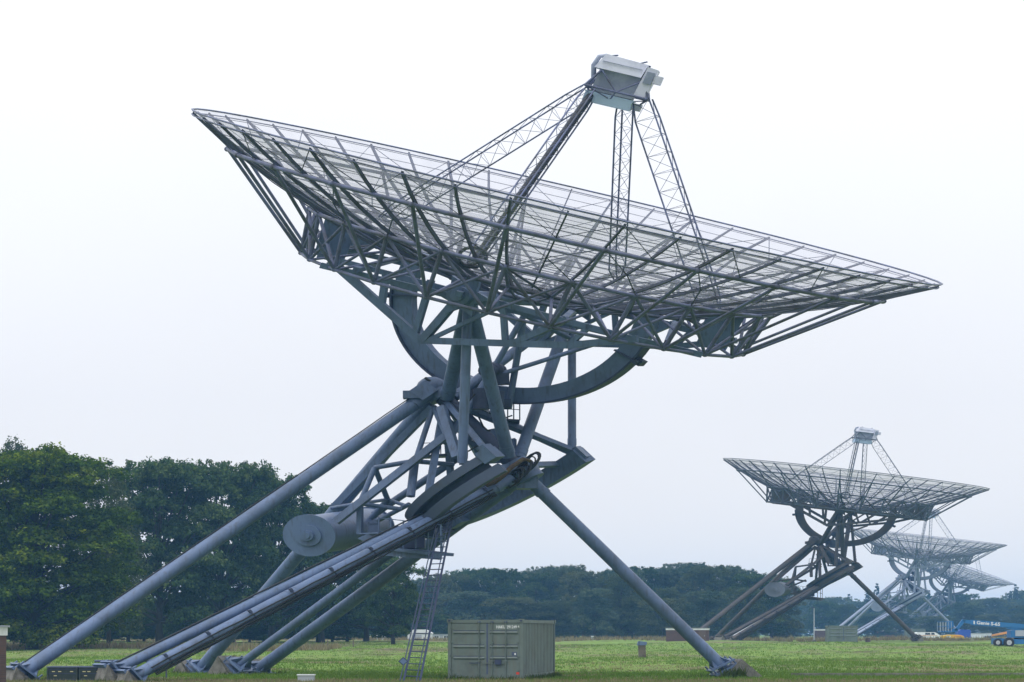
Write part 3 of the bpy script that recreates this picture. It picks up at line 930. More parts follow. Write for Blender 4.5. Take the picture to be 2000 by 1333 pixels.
    for k in range(4):
        b_ = ga + (gb - ga) * k / 3 + np.array((0, -.45, 0)); mb.tube(b_, b_ + (0, 0, .95), .024, 6)
    mb.tube(ga + (0, -.45, .95), gb + (0, -.45, .95), .02, 6).tube(ga + (0, -.45, .5), gb + (0, -.45, .5), .018, 6)
    S_base(mb).build('gangway', M['dark'], root)
    ga, gb = J(825, 893, 77.5), J(880, 890, 77.5)
    mb = MB().beam(ga, gb, .9, .1)
    for k in range(4):
        b_ = ga + (gb - ga) * k / 3 + np.array((0, -.4, 0)); mb.tube(b_, b_ + (0, 0, .6), .02, 6)
    mb.tube(ga + (0, -.4, .6), gb + (0, -.4, .6), .018, 6)
    S_base(mb).build('gangway', M['dark'], root)
    return root, legs, sh


mats1 = dict(steel=M['steel'], truss=M['truss'], rib=M['rib'], rod=M['rib_pale'], wire=M['wire'], rust=M['rust'], drum=M['drum'], pipe=M['steel'])
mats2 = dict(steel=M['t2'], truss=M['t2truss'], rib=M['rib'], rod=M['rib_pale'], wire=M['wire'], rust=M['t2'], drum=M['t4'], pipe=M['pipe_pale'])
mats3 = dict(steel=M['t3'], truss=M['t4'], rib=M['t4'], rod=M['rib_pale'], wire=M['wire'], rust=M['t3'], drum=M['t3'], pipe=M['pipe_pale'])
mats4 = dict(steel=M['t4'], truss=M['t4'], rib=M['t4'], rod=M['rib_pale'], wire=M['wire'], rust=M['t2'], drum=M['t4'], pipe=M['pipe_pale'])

STEP = np.array([30.364, 140.81])
T1, LEGS, _ = telescope((0, 0, 0), (0, 0), mats1, 'huge blue grey radio telescope with mesh dish towering in the foreground')
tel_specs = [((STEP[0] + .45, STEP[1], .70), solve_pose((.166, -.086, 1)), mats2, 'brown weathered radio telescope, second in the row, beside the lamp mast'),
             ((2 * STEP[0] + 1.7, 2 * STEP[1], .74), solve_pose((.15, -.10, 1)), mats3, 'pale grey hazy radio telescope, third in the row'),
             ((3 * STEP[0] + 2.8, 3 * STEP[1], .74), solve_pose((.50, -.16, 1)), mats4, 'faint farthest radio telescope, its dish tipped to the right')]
SHIFTS = [(0, 0, 0)]
for sh_, po_, mt_, lb_ in tel_specs:
    telescope(sh_, po_, mt_, lb_, extras=False)
    SHIFTS.append(sh_)
#PART2
# ------------------------------------------------------------------ concrete footings of the first two telescopes
def footing(foot_true, head_true, shift, size, label):
    d = unit(np.array([head_true[0] - foot_true[0], head_true[1] - foot_true[1], (head_true[2] - foot_true[2]) * K_]))
    f = np.array([foot_true[0] + shift[0], foot_true[1] + shift[1], foot_true[2] * K_ + shift[2]]) - d * .26
    hx = unit((d[0], d[1], 0)); sy = np.array((-hx[1], hx[0], 0))
    gz = min(float(ground_z(f[0], f[1])), f[2] - .1) - .12
    tdir = unit(np.cross(sy, d))            # along the sloping top
    if tdir[2] > 0: tdir = -tdir
    lo = f + tdir * .46; hi = f - tdir * (.55 if size > .5 else .34)
    s = size
    prof = [np.array((*(lo + hx * .22)[:2], gz)), lo, hi, np.array((*(hi - hx * .9 * s)[:2], gz))]
    mb = MB()
    hw = .62
    mb.prism([p - sy * hw for p in prof], sy * 2 * hw)
    o = mb.build('concrete_footing', M['concrete'], origin=f)
    o.location = tuple(f)
    return tag(o, label, 'footing', 'concrete footings under the telescope legs')


ORD = ['first', 'second', 'third', 'fourth', 'fifth', 'sixth', 'seventh', 'eighth', 'ninth', 'tenth', 'eleventh', 'twelfth', 'thirteenth', 'fourteenth', 'fifteenth',
       'sixteenth', 'seventeenth', 'eighteenth', 'nineteenth', 'twentieth', 'twenty first', 'twenty second', 'twenty third', 'twenty fourth', 'twenty fifth',
       'twenty sixth', 'twenty seventh', 'twenty eighth', 'twenty ninth', 'thirtieth']
FOOT_RANK = [sorted(range(7), key=lambda i: LEGS[i][0][0] / LEGS[i][0][1]).index(k) for k in range(7)]
FOOT_WORDS = ['outer left leg foot beside the brick hut', 'left far leg foot behind the tied cables', 'thin leg of the cable pair at lower left',
              'thick leg of the cable pair at lower left', 'slender middle leg, twin blocks', 'stout middle leg, twin blocks', 'single right hand leg, weeds growing on it']
for li, (p_, q_, r_) in enumerate(LEGS):
    footing(p_, q_, SHIFTS[0], (.25, .6, .2, .25, .6, .6, 1.0)[li], 'sloping concrete block under the ' + FOOT_WORDS[li])
for li, (p_, q_, r_) in enumerate(LEGS):
    footing(p_, q_, SHIFTS[1], .3, 'small concrete block under the brown telescope, foot %s from the left' % ORD[FOOT_RANK[li]])

# weeds on the right hand footing
def weeds(name, spots, hmin, hmax, label, blades=6, w=.05):
    o = tuft_mesh(name, np.array(spots), hmin, hmax, w, M['weed'], blades, .55)
    return tag(o, label, 'weeds', kind='stuff')
fx = LEGS[6][0]
weeds('weed_clump', [(fx[0] + .35 + rnd.uniform(-.3, .35), fx[1] - .75 + rnd.uniform(-.1, .1), .05) for _ in range(26)], .12, .34, 'weeds growing against the right hand concrete footing')

rim_spots = []  # spots for dark tufts added to deepen contact shade at container and feet
cx, cy, ca = .31, 71.7, R(10.6)
for k in range(330):
    f = rnd.random()
    if f < .35: lx, ly = rnd.uniform(-2.4, .05), -.08 - rnd.random() * .12
    else: lx, ly = .08 + rnd.random() * .15, rnd.uniform(0, 6)
    rim_spots.append((cx + lx * math.cos(ca) + ly * math.sin(ca), cy - lx * math.sin(ca) + ly * math.cos(ca), 0))
for p_, q_, r_ in LEGS:
    for k in range(70):
        a = rnd.uniform(0, 6.28); q = rnd.uniform(.7, 1.15)
        rim_spots.append((p_[0] + math.cos(a) * q, p_[1] + math.sin(a) * q, float(ground_z(p_[0], p_[1])) - .02))
weeds('long_grass', rim_spots, .07, .22, 'longer unmown grass round the container and telescope feet', 5, .02)

# ------------------------------------------------------------------ steel ladder up to the platform
def ladder():
    a0, a1 = W(786, 1340, 68.3), W(864, 1002, 74.2)
    b0, b1 = W(818, 1342, 68.3), W(886, 1000, 74.2)
    root = empty('access_ladder', (a0 + b0) / 2, 'long steel ladder leaning up to the platform, left of the green container', 'ladder')
    o = np.array(root.location)
    for p_, q_ in ((a0, a1), (b0, b1)):
        MB().beam(p_, q_, .065, .05, (0, 1, 0)).build('rail', M['dark'], root, o)
        off = np.array((-.09, -.25, .03))
        MB().tube(p_ + off + (q_ - p_) * .02, q_ + off, .018, 6).build('hand_rail', M['dark'], root, o)
    n = 30
    for k in range(n):
        f = (k + .6) / n
        MB().tube(a0 + (a1 - a0) * f, b0 + (b1 - b0) * f, .018, 6).build('rung', M['dark'], root, o)
    c_ = W(788, 1292, 68.8); c_ = c_ + np.array((0, -.12, 0))
    sg = MB().prism([c_ + (-.15, 0, 0), c_ + (0, 0, -.13), c_ + (.15, 0, 0), c_ + (0, 0, .13)], (0, .02, 0)).build('warning_plate', M['dark'], root, o)
    MB().prism([c_ + (-.11, -.004, 0), c_ + (0, -.004, -.095), c_ + (.11, -.004, 0), c_ + (0, -.004, .095)], (0, .003, 0)).build('plate_face', M['steel'], sg, o)


ladder()


# ------------------------------------------------------------------ lettering helper
def text_mesh(name, txt, size, m, parent, loc, rot_, extrude=.002, sx=1.0):
    cu = bpy.data.curves.new(name, 'FONT')
    cu.body = txt; cu.size = size; cu.extrude = extrude
    cu.offset = size * .02
    cu.align_x = 'LEFT'; cu.align_y = 'BOTTOM'
    tmp = bpy.data.objects.new(name + '_tmp', cu)
    COL.objects.link(tmp)
    dg = bpy.context.evaluated_depsgraph_get()
    me = bpy.data.meshes.new_from_object(tmp.evaluated_get(dg))
    bpy.data.objects.remove(tmp)
    me.name = name
    me.materials.clear(); me.materials.append(m)
    o = bpy.data.objects.new(name, me); COL.objects.link(o)
    o.parent = parent; o.location = loc; o.rotation_euler = rot_; o.scale = (sx, 1, 1)
    return o


# ------------------------------------------------------------------ shipping containers
def container(px, D, rz, w, h, L, label, lettered=False, zoff=0.0):
    """near right bottom corner at pixel column px; local frame: -x along the door end, +y along the side"""
    p0 = G(px, D); p0[2] += zoff
    t = empty('shipping_container', p0, label, 'container', 'green steel containers', rz)
    gp, dk = M['green_paint'], M['dark']
    MB().box((-w / 2, L / 2, .10), (w - .02, L - .02, .12)).build('floor_frame', gp, t)
    for x in (-.05, -w + .05):
        for y in (.05, L - .05):
            MB().box((x, y, h / 2), (.10, .10, h - .16)).build('corner_post', gp, t)
            for z in (.06, h - .05):
                cc = MB().box((x, y, z), (.15, .15, .11)).build('corner_casting', gp, t)
                MB().box((x, y - (.076 if y < 1 else -.076), z), (.07, .012, .05)).build('casting_hole', dk, cc)
    for z, dz in ((h - .07, .10), (.13, .12)):
        MB().box((-w / 2, .05, z), (w - .26, .09, dz)).build('end_rail', gp, t)
        MB().box((-.05, L / 2, z), (.09, L - .26, dz)).build('side_rail', gp, t)
        MB().box((-w + .05, L / 2, z), (.09, L - .26, dz)).build('side_rail', gp, t)
        MB().box((-w / 2, L - .05, z), (w - .26, .09, dz)).build('end_rail', gp, t)
    MB().box((-w / 2, L / 2, h - .045), (w - .22, L - .22, .05)).build('roof_panel', gp, t)
    # corrugated sides
    for x, sgn in ((-.03, 1), (-w + .03, -1)):
        V = []; n = int(L / .28)
        y0, y1 = .11, L - .11
        prof = []
        for k in range(n):
            a = y0 + (y1 - y0) * k / n; s_ = (y1 - y0) / n
            prof += [(a, 0), (a + s_ * .35, 0), (a + s_ * .5, -.05), (a + s_ * .85, -.05)]
        prof.append((y1, 0))
        for y, dx in prof: V += [(x + sgn * dx, y, .18), (x + sgn * dx, y, h - .11)]
        fs = [(2 * k, 2 * k + 2, 2 * k + 3, 2 * k + 1) for k in range(len(prof) - 1)]
        MB().add(V, fs).build('corrugated_side', gp, t)
    MB().box((-w / 2, L - .04, h / 2), (w - .2, .03, h - .3)).build('back_wall', gp, t)
    # doors
    zb, zt = .18, h - .13
    for a, b in ((.045, .515), (.535, .955)):
        x0, x1 = -w + a * w, -w + b * w
        d = MB().box(((x0 + x1) / 2, .045, (zb + zt) / 2), (x1 - x0, .04, zt - zb)).build('door', gp, t)
        for f in (.775, .545, .36):
            z = .0 + f * h
            MB().prism([(x0 + .05, .024, z + .045), (x1 - .05, .024, z + .045), (x1 - .05, .024, z - .045), (x0 + .05, .024, z - .045)], (0, .0, 0)) if False else None
            mb = MB()
            mb.add([(x0 + .07, .022, z + .055), (x1 - .06, .022, z + .055), (x1 - .06, -.012, z + .005), (x0 + .07, -.012, z + .005),
                    (x1 - .06, .022, z - .045), (x0 + .07, .022, z - .045)], [(0, 3, 2, 1), (3, 5, 4, 2), (0, 5, 3), (1, 2, 4)])
            mb.build('door_rib', gp, d)
            MB().box(((x0 + x1) / 2, .0225, z + .066), (x1 - x0 - .13, .004, .018)).build('groove', dk, d)
        for k in range(4):
            z = zb + .15 + (zt - zb - .3) * k / 3
            hx = x0 + .01 if a < .1 else x1 - .01
            MB().box((hx, .015, z), (.09, .03, .05)).build('hinge', gp, d)
    MB().box((-w + .525 * w, .035, (zb + zt) / 2), (.05, .03, zt - zb)).build('door_seal', M['rust'], t)
    for f in (.418, .592, .775):
        x = -w + f * w
        b = MB().tube((x, -.02, .06), (x, -.02, h - .04), .017, 8).build('locking_bar', gp, t)
        for z in (.1, h * .32, h * .62, h - .09):
            MB().box((x, -.005, z), (.085, .055, .045)).build('bar_bracket', M['rust'] if z > h - .2 else gp, b)
        MB().box((x - .14, -.028, h * .285), (.34, .014, .024)).build('handle', M['dark'] if f < .5 else gp, b)
    if lettered:
        MB().box((-w + .675 * w, -.045, h * .30), (.20, .07, .15)).build('lock_box', dk, t)
        MB().box((-w + .932 * w, .022, h * .118), (.10, .004, .075)).build('red_sticker', M['red'], t)
        MB().box((-w + .885 * w, .022, h * .435), (.16, .004, .11)).build('rating_plate', M['rust'], t)
        MB().box((-w + .897 * w, .0185, h * .432), (.045, .003, .06)).build('plate_label', M['white'], t)
        text_mesh('lettering', 'HAKU 291249 6', .128, M['white'], t, (-w + .645 * w, .0195, h * .835), (R(90), 0, 0), .0015, .84)
    return t


container(1021, 71.7, -R(10.6), 2.36, 1.90, 6.0, 'faded green steel container in the foreground with HAKU number on its doors', True)
container(1675, 198, -R(5), 2.5, 1.42, 5.0, 'hazy green container beneath the brown telescope, beside the lamp mast')
container(1808, 330, -R(6), 2.7, 1.42, 5.0, 'small distant green container in front of the white van')


# ------------------------------------------------------------------ brick huts
def brick_mat():
    m = bpy.data.materials.new('brown_brickwork')
    m.use_nodes = True
    nt = m.node_tree
    b = nt.nodes['Principled BSDF']; b.inputs['Roughness'].default_value = .9
    tc = nt.nodes.new('ShaderNodeTexCoord')
    mp = nt.nodes.new('ShaderNodeMapping'); mp.inputs['Rotation'].default_value = (R(90), 0, 0)
    br = nt.nodes.new('ShaderNodeTexBrick')
    br.inputs['Color1'].default_value = (.10, .050, .042, 1); br.inputs['Color2'].default_value = (.065, .036, .034, 1)
    br.inputs['Mortar'].default_value = (.085, .07, .065, 1)
    br.inputs['Scale'].default_value = 1.0
    br.inputs['Brick Width'].default_value = .22; br.inputs['Row Height'].default_value = .052; br.inputs['Mortar Size'].default_value = .006
    nt.links.new(tc.outputs['Object'], mp.inputs[0]); nt.links.new(mp.outputs[0], br.inputs['Vector'])
    nt.links.new(br.outputs['Color'], b.inputs['Base Color'])
    return m


M['brickwork'] = brick_mat()


def hut(px0, px1, D, top, label, door=False):
    g = G((px0 + px1) / 2, D)
    w = (px1 - px0) / PM(D)
    h = CH + (HOR - top) / F * D - g[2]
    t = empty('brick_hut', g, label, 'hut', 'brick instrument huts beside the telescopes', -R(6))
    L = 2.6
    MB().box((0, L / 2, h * .42 - .1), (w, L, h * .84 + .2)).build('wall', M['brickwork'], t)
    MB().box((0, L / 2, h * .91), (w + .06, L + .06, h * .14)).build('fascia', M['white'], t)
    MB().box((0, L / 2, h * .99), (w + .16, L + .16, h * .03)).build('roof', M['shed_grey'], t)
    if door:
        d = MB().box((w / 2 - .55, -.025, h * .4), (.6, .05, h * .76)).build('door', M['door_brown'], t)
        MB().box((w / 2 - .36, -.06, h * .4), (.03, .03, .12)).build('handle', M['hub'], d)
    return t


hut(-330, -46, 61, 1222, 'brick hut with white fascia cut off at the left edge')
hut(1301, 1384, 202, 1227, 'dark brick hut with white fascia left of the brown telescope feet', True)
hut(1592, 1650, 343, 1229, 'small brick hut behind the lamp mast and hazy container')
hut(1712, 1751, 484, 1231, 'farthest brick hut between the two distant containers')


# ------------------------------------------------------------------ dark green equipment crate at lower left, grey box, post
def crate(px0, px1, D, top, label):
    g = G((px0 + px1) / 2, D); w = (px1 - px0) / PM(D); h = CH + (HOR - top) / F * D - g[2]
    t = empty('equipment_crate', g, label, 'crate', 'dark green crates between the legs')
    MB().box((0, .5, h * .46), (w - .06, 1.0, h * .92)).build('body', M['green_dark'], t)
    MB().box((0, .5, h * .96), (w + .02, 1.06, h * .07)).build('lid', M['rust'], t)
    for x in (-w / 2 + .03, w / 2 - .03):
        MB().box((x, -.012, h * .45), (.05, .03, h * .88)).build('corner_strip', M['green_dark'], t)
    for k, f in enumerate((-.28, -.08, .30)):
        MB().box((f * w, -.004, h * .68), (.09, .014, .022)).build('slot', M['slot'], t)
    MB().box((-.22 * w, -.004, h * .42), (.09, .014, .022)).build('slot', M['slot'], t)
    for z in (.2, .55, .82):
        MB().box((0, -.008, h * z), (w - .12, .016, .02)).build('batten', M['dark'], t)


crate(91, 152, 69.0, 1302, 'dark green slotted crate, left of the two by the leg')
crate(154, 201, 69.0, 1302, 'dark green slotted crate touching the cable leg foot')
g = G(597, 69)
t = empty('cable_cabinet', g, 'low grey metal box standing in the grass, bottom edge', 'box')
MB().box((0, .2, .1), (.48, .4, .22)).build('body', M['shed_grey'], t)
MB().box((0, .2, .225), (.53, .45, .03)).build('lid', M['shed_white'], t)
# pipe rail
t = empty('pipe_rail', G(260, 76), 'thin rusty pipe rail crossing behind the dark green crates', 'rail')
o = np.array(t.location)
MB().tube(W(185, 1292, 76), W(336, 1290, 76), .045, 8).build('pipe', M['rust'], t, o)
for px in (200, 262, 325):
    a = W(px, 1291.5, 76)
    MB().tube((a[0], a[1], -.05), a, .03, 6).build('stand', M['rust'], t, o)
# marker post
g = G(1254, 118)
t = empty('marker_post', g, 'weathered stub post with slanted grey cap standing alone in the meadow', 'post')
MB().prism([(-.17, -.15, -.1), (.20, -.15, -.1), (.17, -.15, .66), (-.20, -.15, .70)], (0, .3, 0)).build('post', M['wood'], t)
MB().prism([(-.27, -.19, .62), (.22, -.19, .64), (.24, -.19, .80), (-.20, -.19, .84)], (0, .38, 0)).build('cap', M['steel'], t)
g = G(1157, 235)
t = empty('marker_post', g, 'tiny grey marker far off in the meadow before the wood', 'post')
MB().box((0, 0, .18), (.22, .2, .36)).build('post', M['shed_grey'], t)
MB().box((0, 0, .40), (.30, .28, .08)).build('cap', M['shed_white'], t)
# lamp mast, barrel
g = G(1590, 203)
t = empty('lamp_mast', g, 'slim grey mast standing beside the brown telescope', 'mast')
MB().tube((0, 0, 0), (0, 0, 3.0), .05, 8, .03).build('pole', M['hub'], t)
MB().box((-.12, 0, 3.0), (.34, .12, .08)).build('lamp_head', M['dark'], t)
MB().box((0, 0, .1), (.3, .3, .2)).build('base', M['concrete'], t)
g = G(1695, 203)
t = empty('steel_drum', g, 'small dark reddish drum standing right of the hazy container', 'drum')
MB().tube((0, 0, 0), (0, 0, .34), .22, 14).build('body', M['door_brown'], t)
for z in (.01, .16, .33):
    MB().tube((0, 0, z), (0, 0, z + .025), .235, 14).build('hoop', M['dark'], t)

# ------------------------------------------------------------------ kerb beside the track
mb = MB()
mb.beam((9.5, 79.0, .03), (24, 79.6, .03), .25, .16)
tag(mb.build('track_kerb', M['concrete']), 'thin pale concrete kerb in the grass at lower right', 'kerb', kind='structure')


# ------------------------------------------------------------------ sheds behind the meadow
def shed(px0, px1, D, top, label, gable=True, wall='shed_white', windows=0):
    g = G((px0 + px1) / 2, D); w = (px1 - px0) / PM(D); h = CH + (HOR - top) / F * D - g[2]
    t = empty('shed', g, label, 'shed', 'low sheds at the edge of the wood')
    e = h * .66 if gable else h * .92
    MB().box((0, 2, e / 2), (w, 4, e)).build('wall', M[wall], t)
    if gable:
        MB().prism([(-w / 2 - .1, -.1, e), (w / 2 + .1, -.1, e), (w / 4, -.1, h), (-w / 4, -.1, h)], (0, 4.2, 0)).build('roof', M['shed_white'], t)
        MB().box((-w * .12, -.02, e * .42), (w * .4, .04, e * .8)).build('door', M['shed_grey'], t)
    else:
        MB().box((0, 2, h * .96), (w + .2, 4.2, h * .08)).build('roof', M['shed_grey'], t)
    for k in range(windows):
        x = -w / 2 + w * (k + .5) / windows
        wd = MB().box((x, -.02, e * .55), (w / windows * .6, .05, e * .5)).build('window', M['white'], t)
        for q in (-.25, .25):
            MB().box((x + q * w / windows * .5, -.05, e * .55), (w / windows * .22, .02, e * .40)).build('pane', M['glass'], wd)
    return t


shed(796, 843, 240, 1230, 'white shed with chamfered roof seen through the ladder')
shed(718, 760, 240, 1241, 'low grey shed half hidden under the oak branches', True, 'shed_grey')
shed(843, 900, 262, 1239, 'low grey building with dark windows left of the container', False, 'shed_grey', 3)
shed(1895, 1936, 420, 1237, 'long pale building low between the blue box and far telescope legs', False, 'shed_white', 0)


# ------------------------------------------------------------------ vehicles
def wheel(t, c, r, w, name='wheel'):
    wh = MB().tube((c[0], c[1], c[2]), (c[0], c[1] + w, c[2]), r, 18).build(name, M['tyre'], t)
    MB().tube((c[0], c[1] - .02, c[2]), (c[0], c[1] + .02, c[2]), r * .5, 14).build('rim', M['hub'], wh)
    MB().tube((c[0], c[1] - .04, c[2]), (c[0], c[1] - .01, c[2]), r * .18, 10).build('hub', M['grey_panel'], wh)
    return wh


def boom_lift():
    D = 168.0
    s = D / F
    g = G(1950, D)
    t = empty('boom_lift', g, 'blue boom lift with white lettering along its boom, right edge', 'boom lift')
    def P(px, py, dy=0.0): return np.array(((px - 1950) * s, dy, (HOR - py) * s + CH - g[2]))
    bl = M['lift_blue']
    MB().prism([P(1944, 1247), P(1952, 1247), P(1976, 1249), P(2056, 1249), P(2060, 1258), P(1944, 1259)], (0, 1.5, 0)).build('chassis', bl, t)
    wheel(t, P(1949, 1255.5, -.05), .30, .3); wheel(t, P(1969.5, 1255.5, -.30), .37, .34)
    wheel(t, P(2040, 1255.5, -.30), .37, .34); wheel(t, P(1962, 1255.5, 1.5), .34, .3); wheel(t, P(2040, 1255.5, 1.5), .34, .3)
    tt = MB().prism([P(1974, 1246), P(1974, 1232), P(1982, 1231), P(2050, 1231), P(2050, 1246)], (0, 1.3, 0)).build('turntable', bl, t)
    MB().prism([P(1983, 1243), P(1983, 1231.5), P(2046, 1231.5), P(2046, 1243)], (0, -.05, 0)).build('engine_cover', M['grey_panel'], tt)
    MB().tube(P(1998, 1250, .7), P(1998, 1245, .7), .5, 16).build('slew_ring', M['dark'], t)
    bm = MB().prism([P(1881, 1210.5), P(1897, 1212), P(1897, 1219.5), P(1884, 1217)], (0, .32, 0)).prism([P(1897, 1211), P(2046, 1223), P(2046, 1232), P(1897, 1221)], (0, .42, 0)).build('boom', bl, t)
    bm2 = MB().prism([P(1962, 1225), P(2000, 1228), P(1990, 1232), P(1970, 1229)], (0, .3, 0)).build('boom_lug', bl, t)
    a = math.atan2(-(1223 - 1211), (2046 - 1897))
    o = text_mesh('lettering', 'Genie S-65', .33, M['white'], t, P(1907, 1221.0, -.012), (R(90), -a, 0), .003, 1.16)
    MB().prism([P(1901.5, 1213), P(1904, 1213.2), P(1904, 1219.5), P(1901.5, 1219.3)], (0, -.008, 0)).build('white_mark', M['white'], t)
    MB().prism([P(1864, 1232), P(1871, 1231.5), P(1886, 1213), P(1880, 1210)], (0, .25, 0)).build('jib', bl, t)
    MB().prism([P(1857, 1229), P(1868, 1227.5), P(1872, 1232), P(1868, 1235), P(1857, 1235)], (0, .35, 0)).build('jib_head', bl, t)
    bk = MB().box(P(1849, 1234, .4), (.85, 1.3, .10)).build('basket_floor', bl, t)
    for k in range(5):
        x = 1836 + k * 5.2
        MB().tube(P(x, 1234, -.25), P(x, 1215, -.25), .018, 6).build('basket_rail', M['grey_panel'], bk)
        MB().tube(P(x, 1234, 1.05), P(x, 1215, 1.05), .018, 6).build('basket_rail', M['grey_panel'], bk)
    for py in (1215, 1224):
        for dy in (-.25, 1.05):
            MB().tube(P(1836, py, dy), P(1857, py, dy), .02, 6).build('basket_rail', bl, bk)
    MB().prism([P(1851, 1214), P(1862, 1213), P(1863, 1225), P(1852, 1229)], (0, .5, 0)).build('control_box', bl, bk)


boom_lift()


def yellow_machine():
    D = 252.0; s = D / F
    g = G(1862, D)
    t = empty('yellow_generator', g, 'low yellow machine parked beneath the blue lift basket', 'machine')
    def P(px, py, dy=0.0): return np.array(((px - 1862) * s, dy, (1250.5 - py) * s + .02))
    MB().prism([P(1841, 1249), P(1841, 1241), P(1846, 1240.5), P(1856, 1239), P(1876, 1239.5), P(1883, 1242), P(1883.5, 1249)], (0, 1.4, 0)).build('hood', M['lift_yellow'], t)
    MB().prism([P(1848, 1245), P(1848, 1241.5), P(1857, 1241.5), P(1857, 1245)], (0, -.03, 0)).build('grille', M['white'], t)
    MB().prism([P(1863, 1243), P(1863, 1240.5), P(1879, 1241), P(1879, 1243)], (0, -.03, 0)).build('louvre', M['lift_orange'], t)
    for x in (1850, 1861, 1877): wheel(t, P(x, 1248, -.02), .13, .2)
    MB().beam(P(1883, 1249, .7), P(1905, 1249.3, .7), .08, .06).build('tow_bar', M['hub'], t)


yellow_machine()


def van():
    D = 320.0; s = D / F
    g = G(1815, D)
    t = empty('parked_van', g, 'white van parked half behind the distant green container', 'van')
    def P(px, py, dy=0.0): return np.array(((px - 1815) * s, dy, (1247.5 - py) * s))
    MB().prism([P(1790, 1246), P(1790, 1236), P(1792, 1234.5), P(1826, 1234.5), P(1831, 1237), P(1835, 1240), P(1841, 1241.5), P(1843, 1245), P(1842, 1246.5)], (0, 1.8, 0)).build('body', M['white'], t)
    for a, b in ((1807, 1811.5), (1812.2, 1816.5), (1819, 1825)):
        MB().prism([P(a, 1239.5), P(a, 1235.7), P(b, 1235.7), P(b + .8, 1239.5)], (0, -.02, 0)).build('window', M['glass'], t)
    MB().add([P(1826.5, 1235.3, .1), P(1834.5, 1239.9, .1), P(1834.5, 1239.9, 1.7), P(1826.5, 1235.3, 1.7)], [(0, 1, 2, 3)]).xf(lambda p: p + np.array((.02, 0, .03))).build('windscreen', M['glass'], t)
    MB().prism([P(1790, 1241.2), P(1830, 1241.2), P(1830, 1240.4), P(1790, 1240.4)], (0, -.012, 0)).build('stripe', M['lift_orange'], t)
    for x in (1797, 1829): wheel(t, P(x, 1246, -.03), .20, .2)
    MB().box(P(1842.5, 1243.5, .25), (.06, .2, .12)).build('headlight', M['hub'], t)


van()
g = G(1884, 345); s = 345 / F
t = empty('blue_trailer', g, 'bright blue covered trailer behind the yellow machine', 'trailer')
MB().prism([(-12 * s, 0, .15), (12 * s, 0, .15), (12 * s, 0, 17 * s), (-6 * s, 0, 17.5 * s), (-12 * s, 0, 15 * s)], (0, 2.4, 0)).build('cover', M['tarp_blue'], t)
MB().box((0, 1.2, .12), (25 * s, 2.3, .1)).build('frame', M['dark'], t)
for x in (-6, 5): wheel(t, (x * s, -.03, .14), .14, .2)


def orange_lift():
    D = 300.0; s = D / F
    g = G(1955, D)
    t = empty('boom_lift', g, 'distant orange boom reaching left behind the blue lift', 'boom lift')
    def P(px, py, dy=0.0): return np.array(((px - 1955) * s, dy, (1247.5 - py) * s))
    MB().prism([P(1936, 1239), P(1982, 1229.5), P(1990, 1230), P(1990, 1233), P(1937, 1242)], (0, .4, 0)).build('boom', M['lift_orange'], t)
    MB().prism([P(1980, 1246), P(1980, 1233), P(2010, 1232), P(2010, 1246)], (0, 1.5, 0)).build('chassis', M['lift_orange'], t)
    bk = MB().box(P(1931, 1243.5, .3), (.75, 1.0, .35)).build('basket', M['dark'], t)
    for x in (1926, 1931, 1936): MB().tube(P(x, 1243, -.2), P(x, 1236, -.2), .03, 6).build('basket_rail', M['hub'], bk)
    MB().tube(P(1926, 1236, -.2), P(1936, 1236, -.2), .03, 6).build('basket_rail', M['hub'], bk)
    for x in (1966, 1986, 2004): wheel(t, P(x, 1244.5, -.05), .24, .3)


orange_lift()


# ------------------------------------------------------------------ trees
def leaf_cloud(name, centers, rad, per, size, tone, m, flat=.55, droop=0.0):
    """leaf quads spread round the given clump centres"""
    n = len(centers)
    k = n * per
    C = np.repeat(centers, per, 0)
    rr = np.repeat(rad, per)
    d = nrs.normal(0, 1, (k, 3)); d /= np.linalg.norm(d, axis=1)[:, None]
    rad_ = nrs.rand(k) ** .5
    P = C + d * (rr * rad_)[:, None] * np.array((1, 1, flat + .15))
    if droop: P[:, 2] -= nrs.rand(k) ** 1.5 * droop
    nrm = d * .7 + np.array((0, 0, .75)) + nrs.normal(0, .55, (k, 3))
    nrm /= np.linalg.norm(nrm, axis=1)[:, None]
    a = np.cross(nrm, nrs.normal(0, 1, (k, 3))); a /= np.linalg.norm(a, axis=1)[:, None]
    b = np.cross(nrm, a)
    s = size * nrs.uniform(.6, 1.35, k)[:, None]
    V = np.stack([P - a * s * .5, P - b * s * .32, P + a * s * .5, P + b * s * .32 + nrm * s * .06], 1).reshape(-1, 3)
    me = bpy.data.meshes.new(name)
    me.vertices.add(4 * k); me.vertices.foreach_set('co', V.ravel().astype(np.float32))
    me.loops.add(4 * k); me.loops.foreach_set('vertex_index', np.arange(4 * k))
    me.polygons.add(k); me.polygons.foreach_set('loop_start', np.arange(0, 4 * k, 4))
    tn = np.repeat(np.clip(np.repeat(tone, per) * .65 + nrs.rand(k) * .35, 0, 1), 4)
    at = me.attributes.new('tone', 'FLOAT', 'POINT'); at.data.foreach_set('value', tn.astype(np.float32))
    me.materials.append(m)
    me.update(); me.validate()
    return me


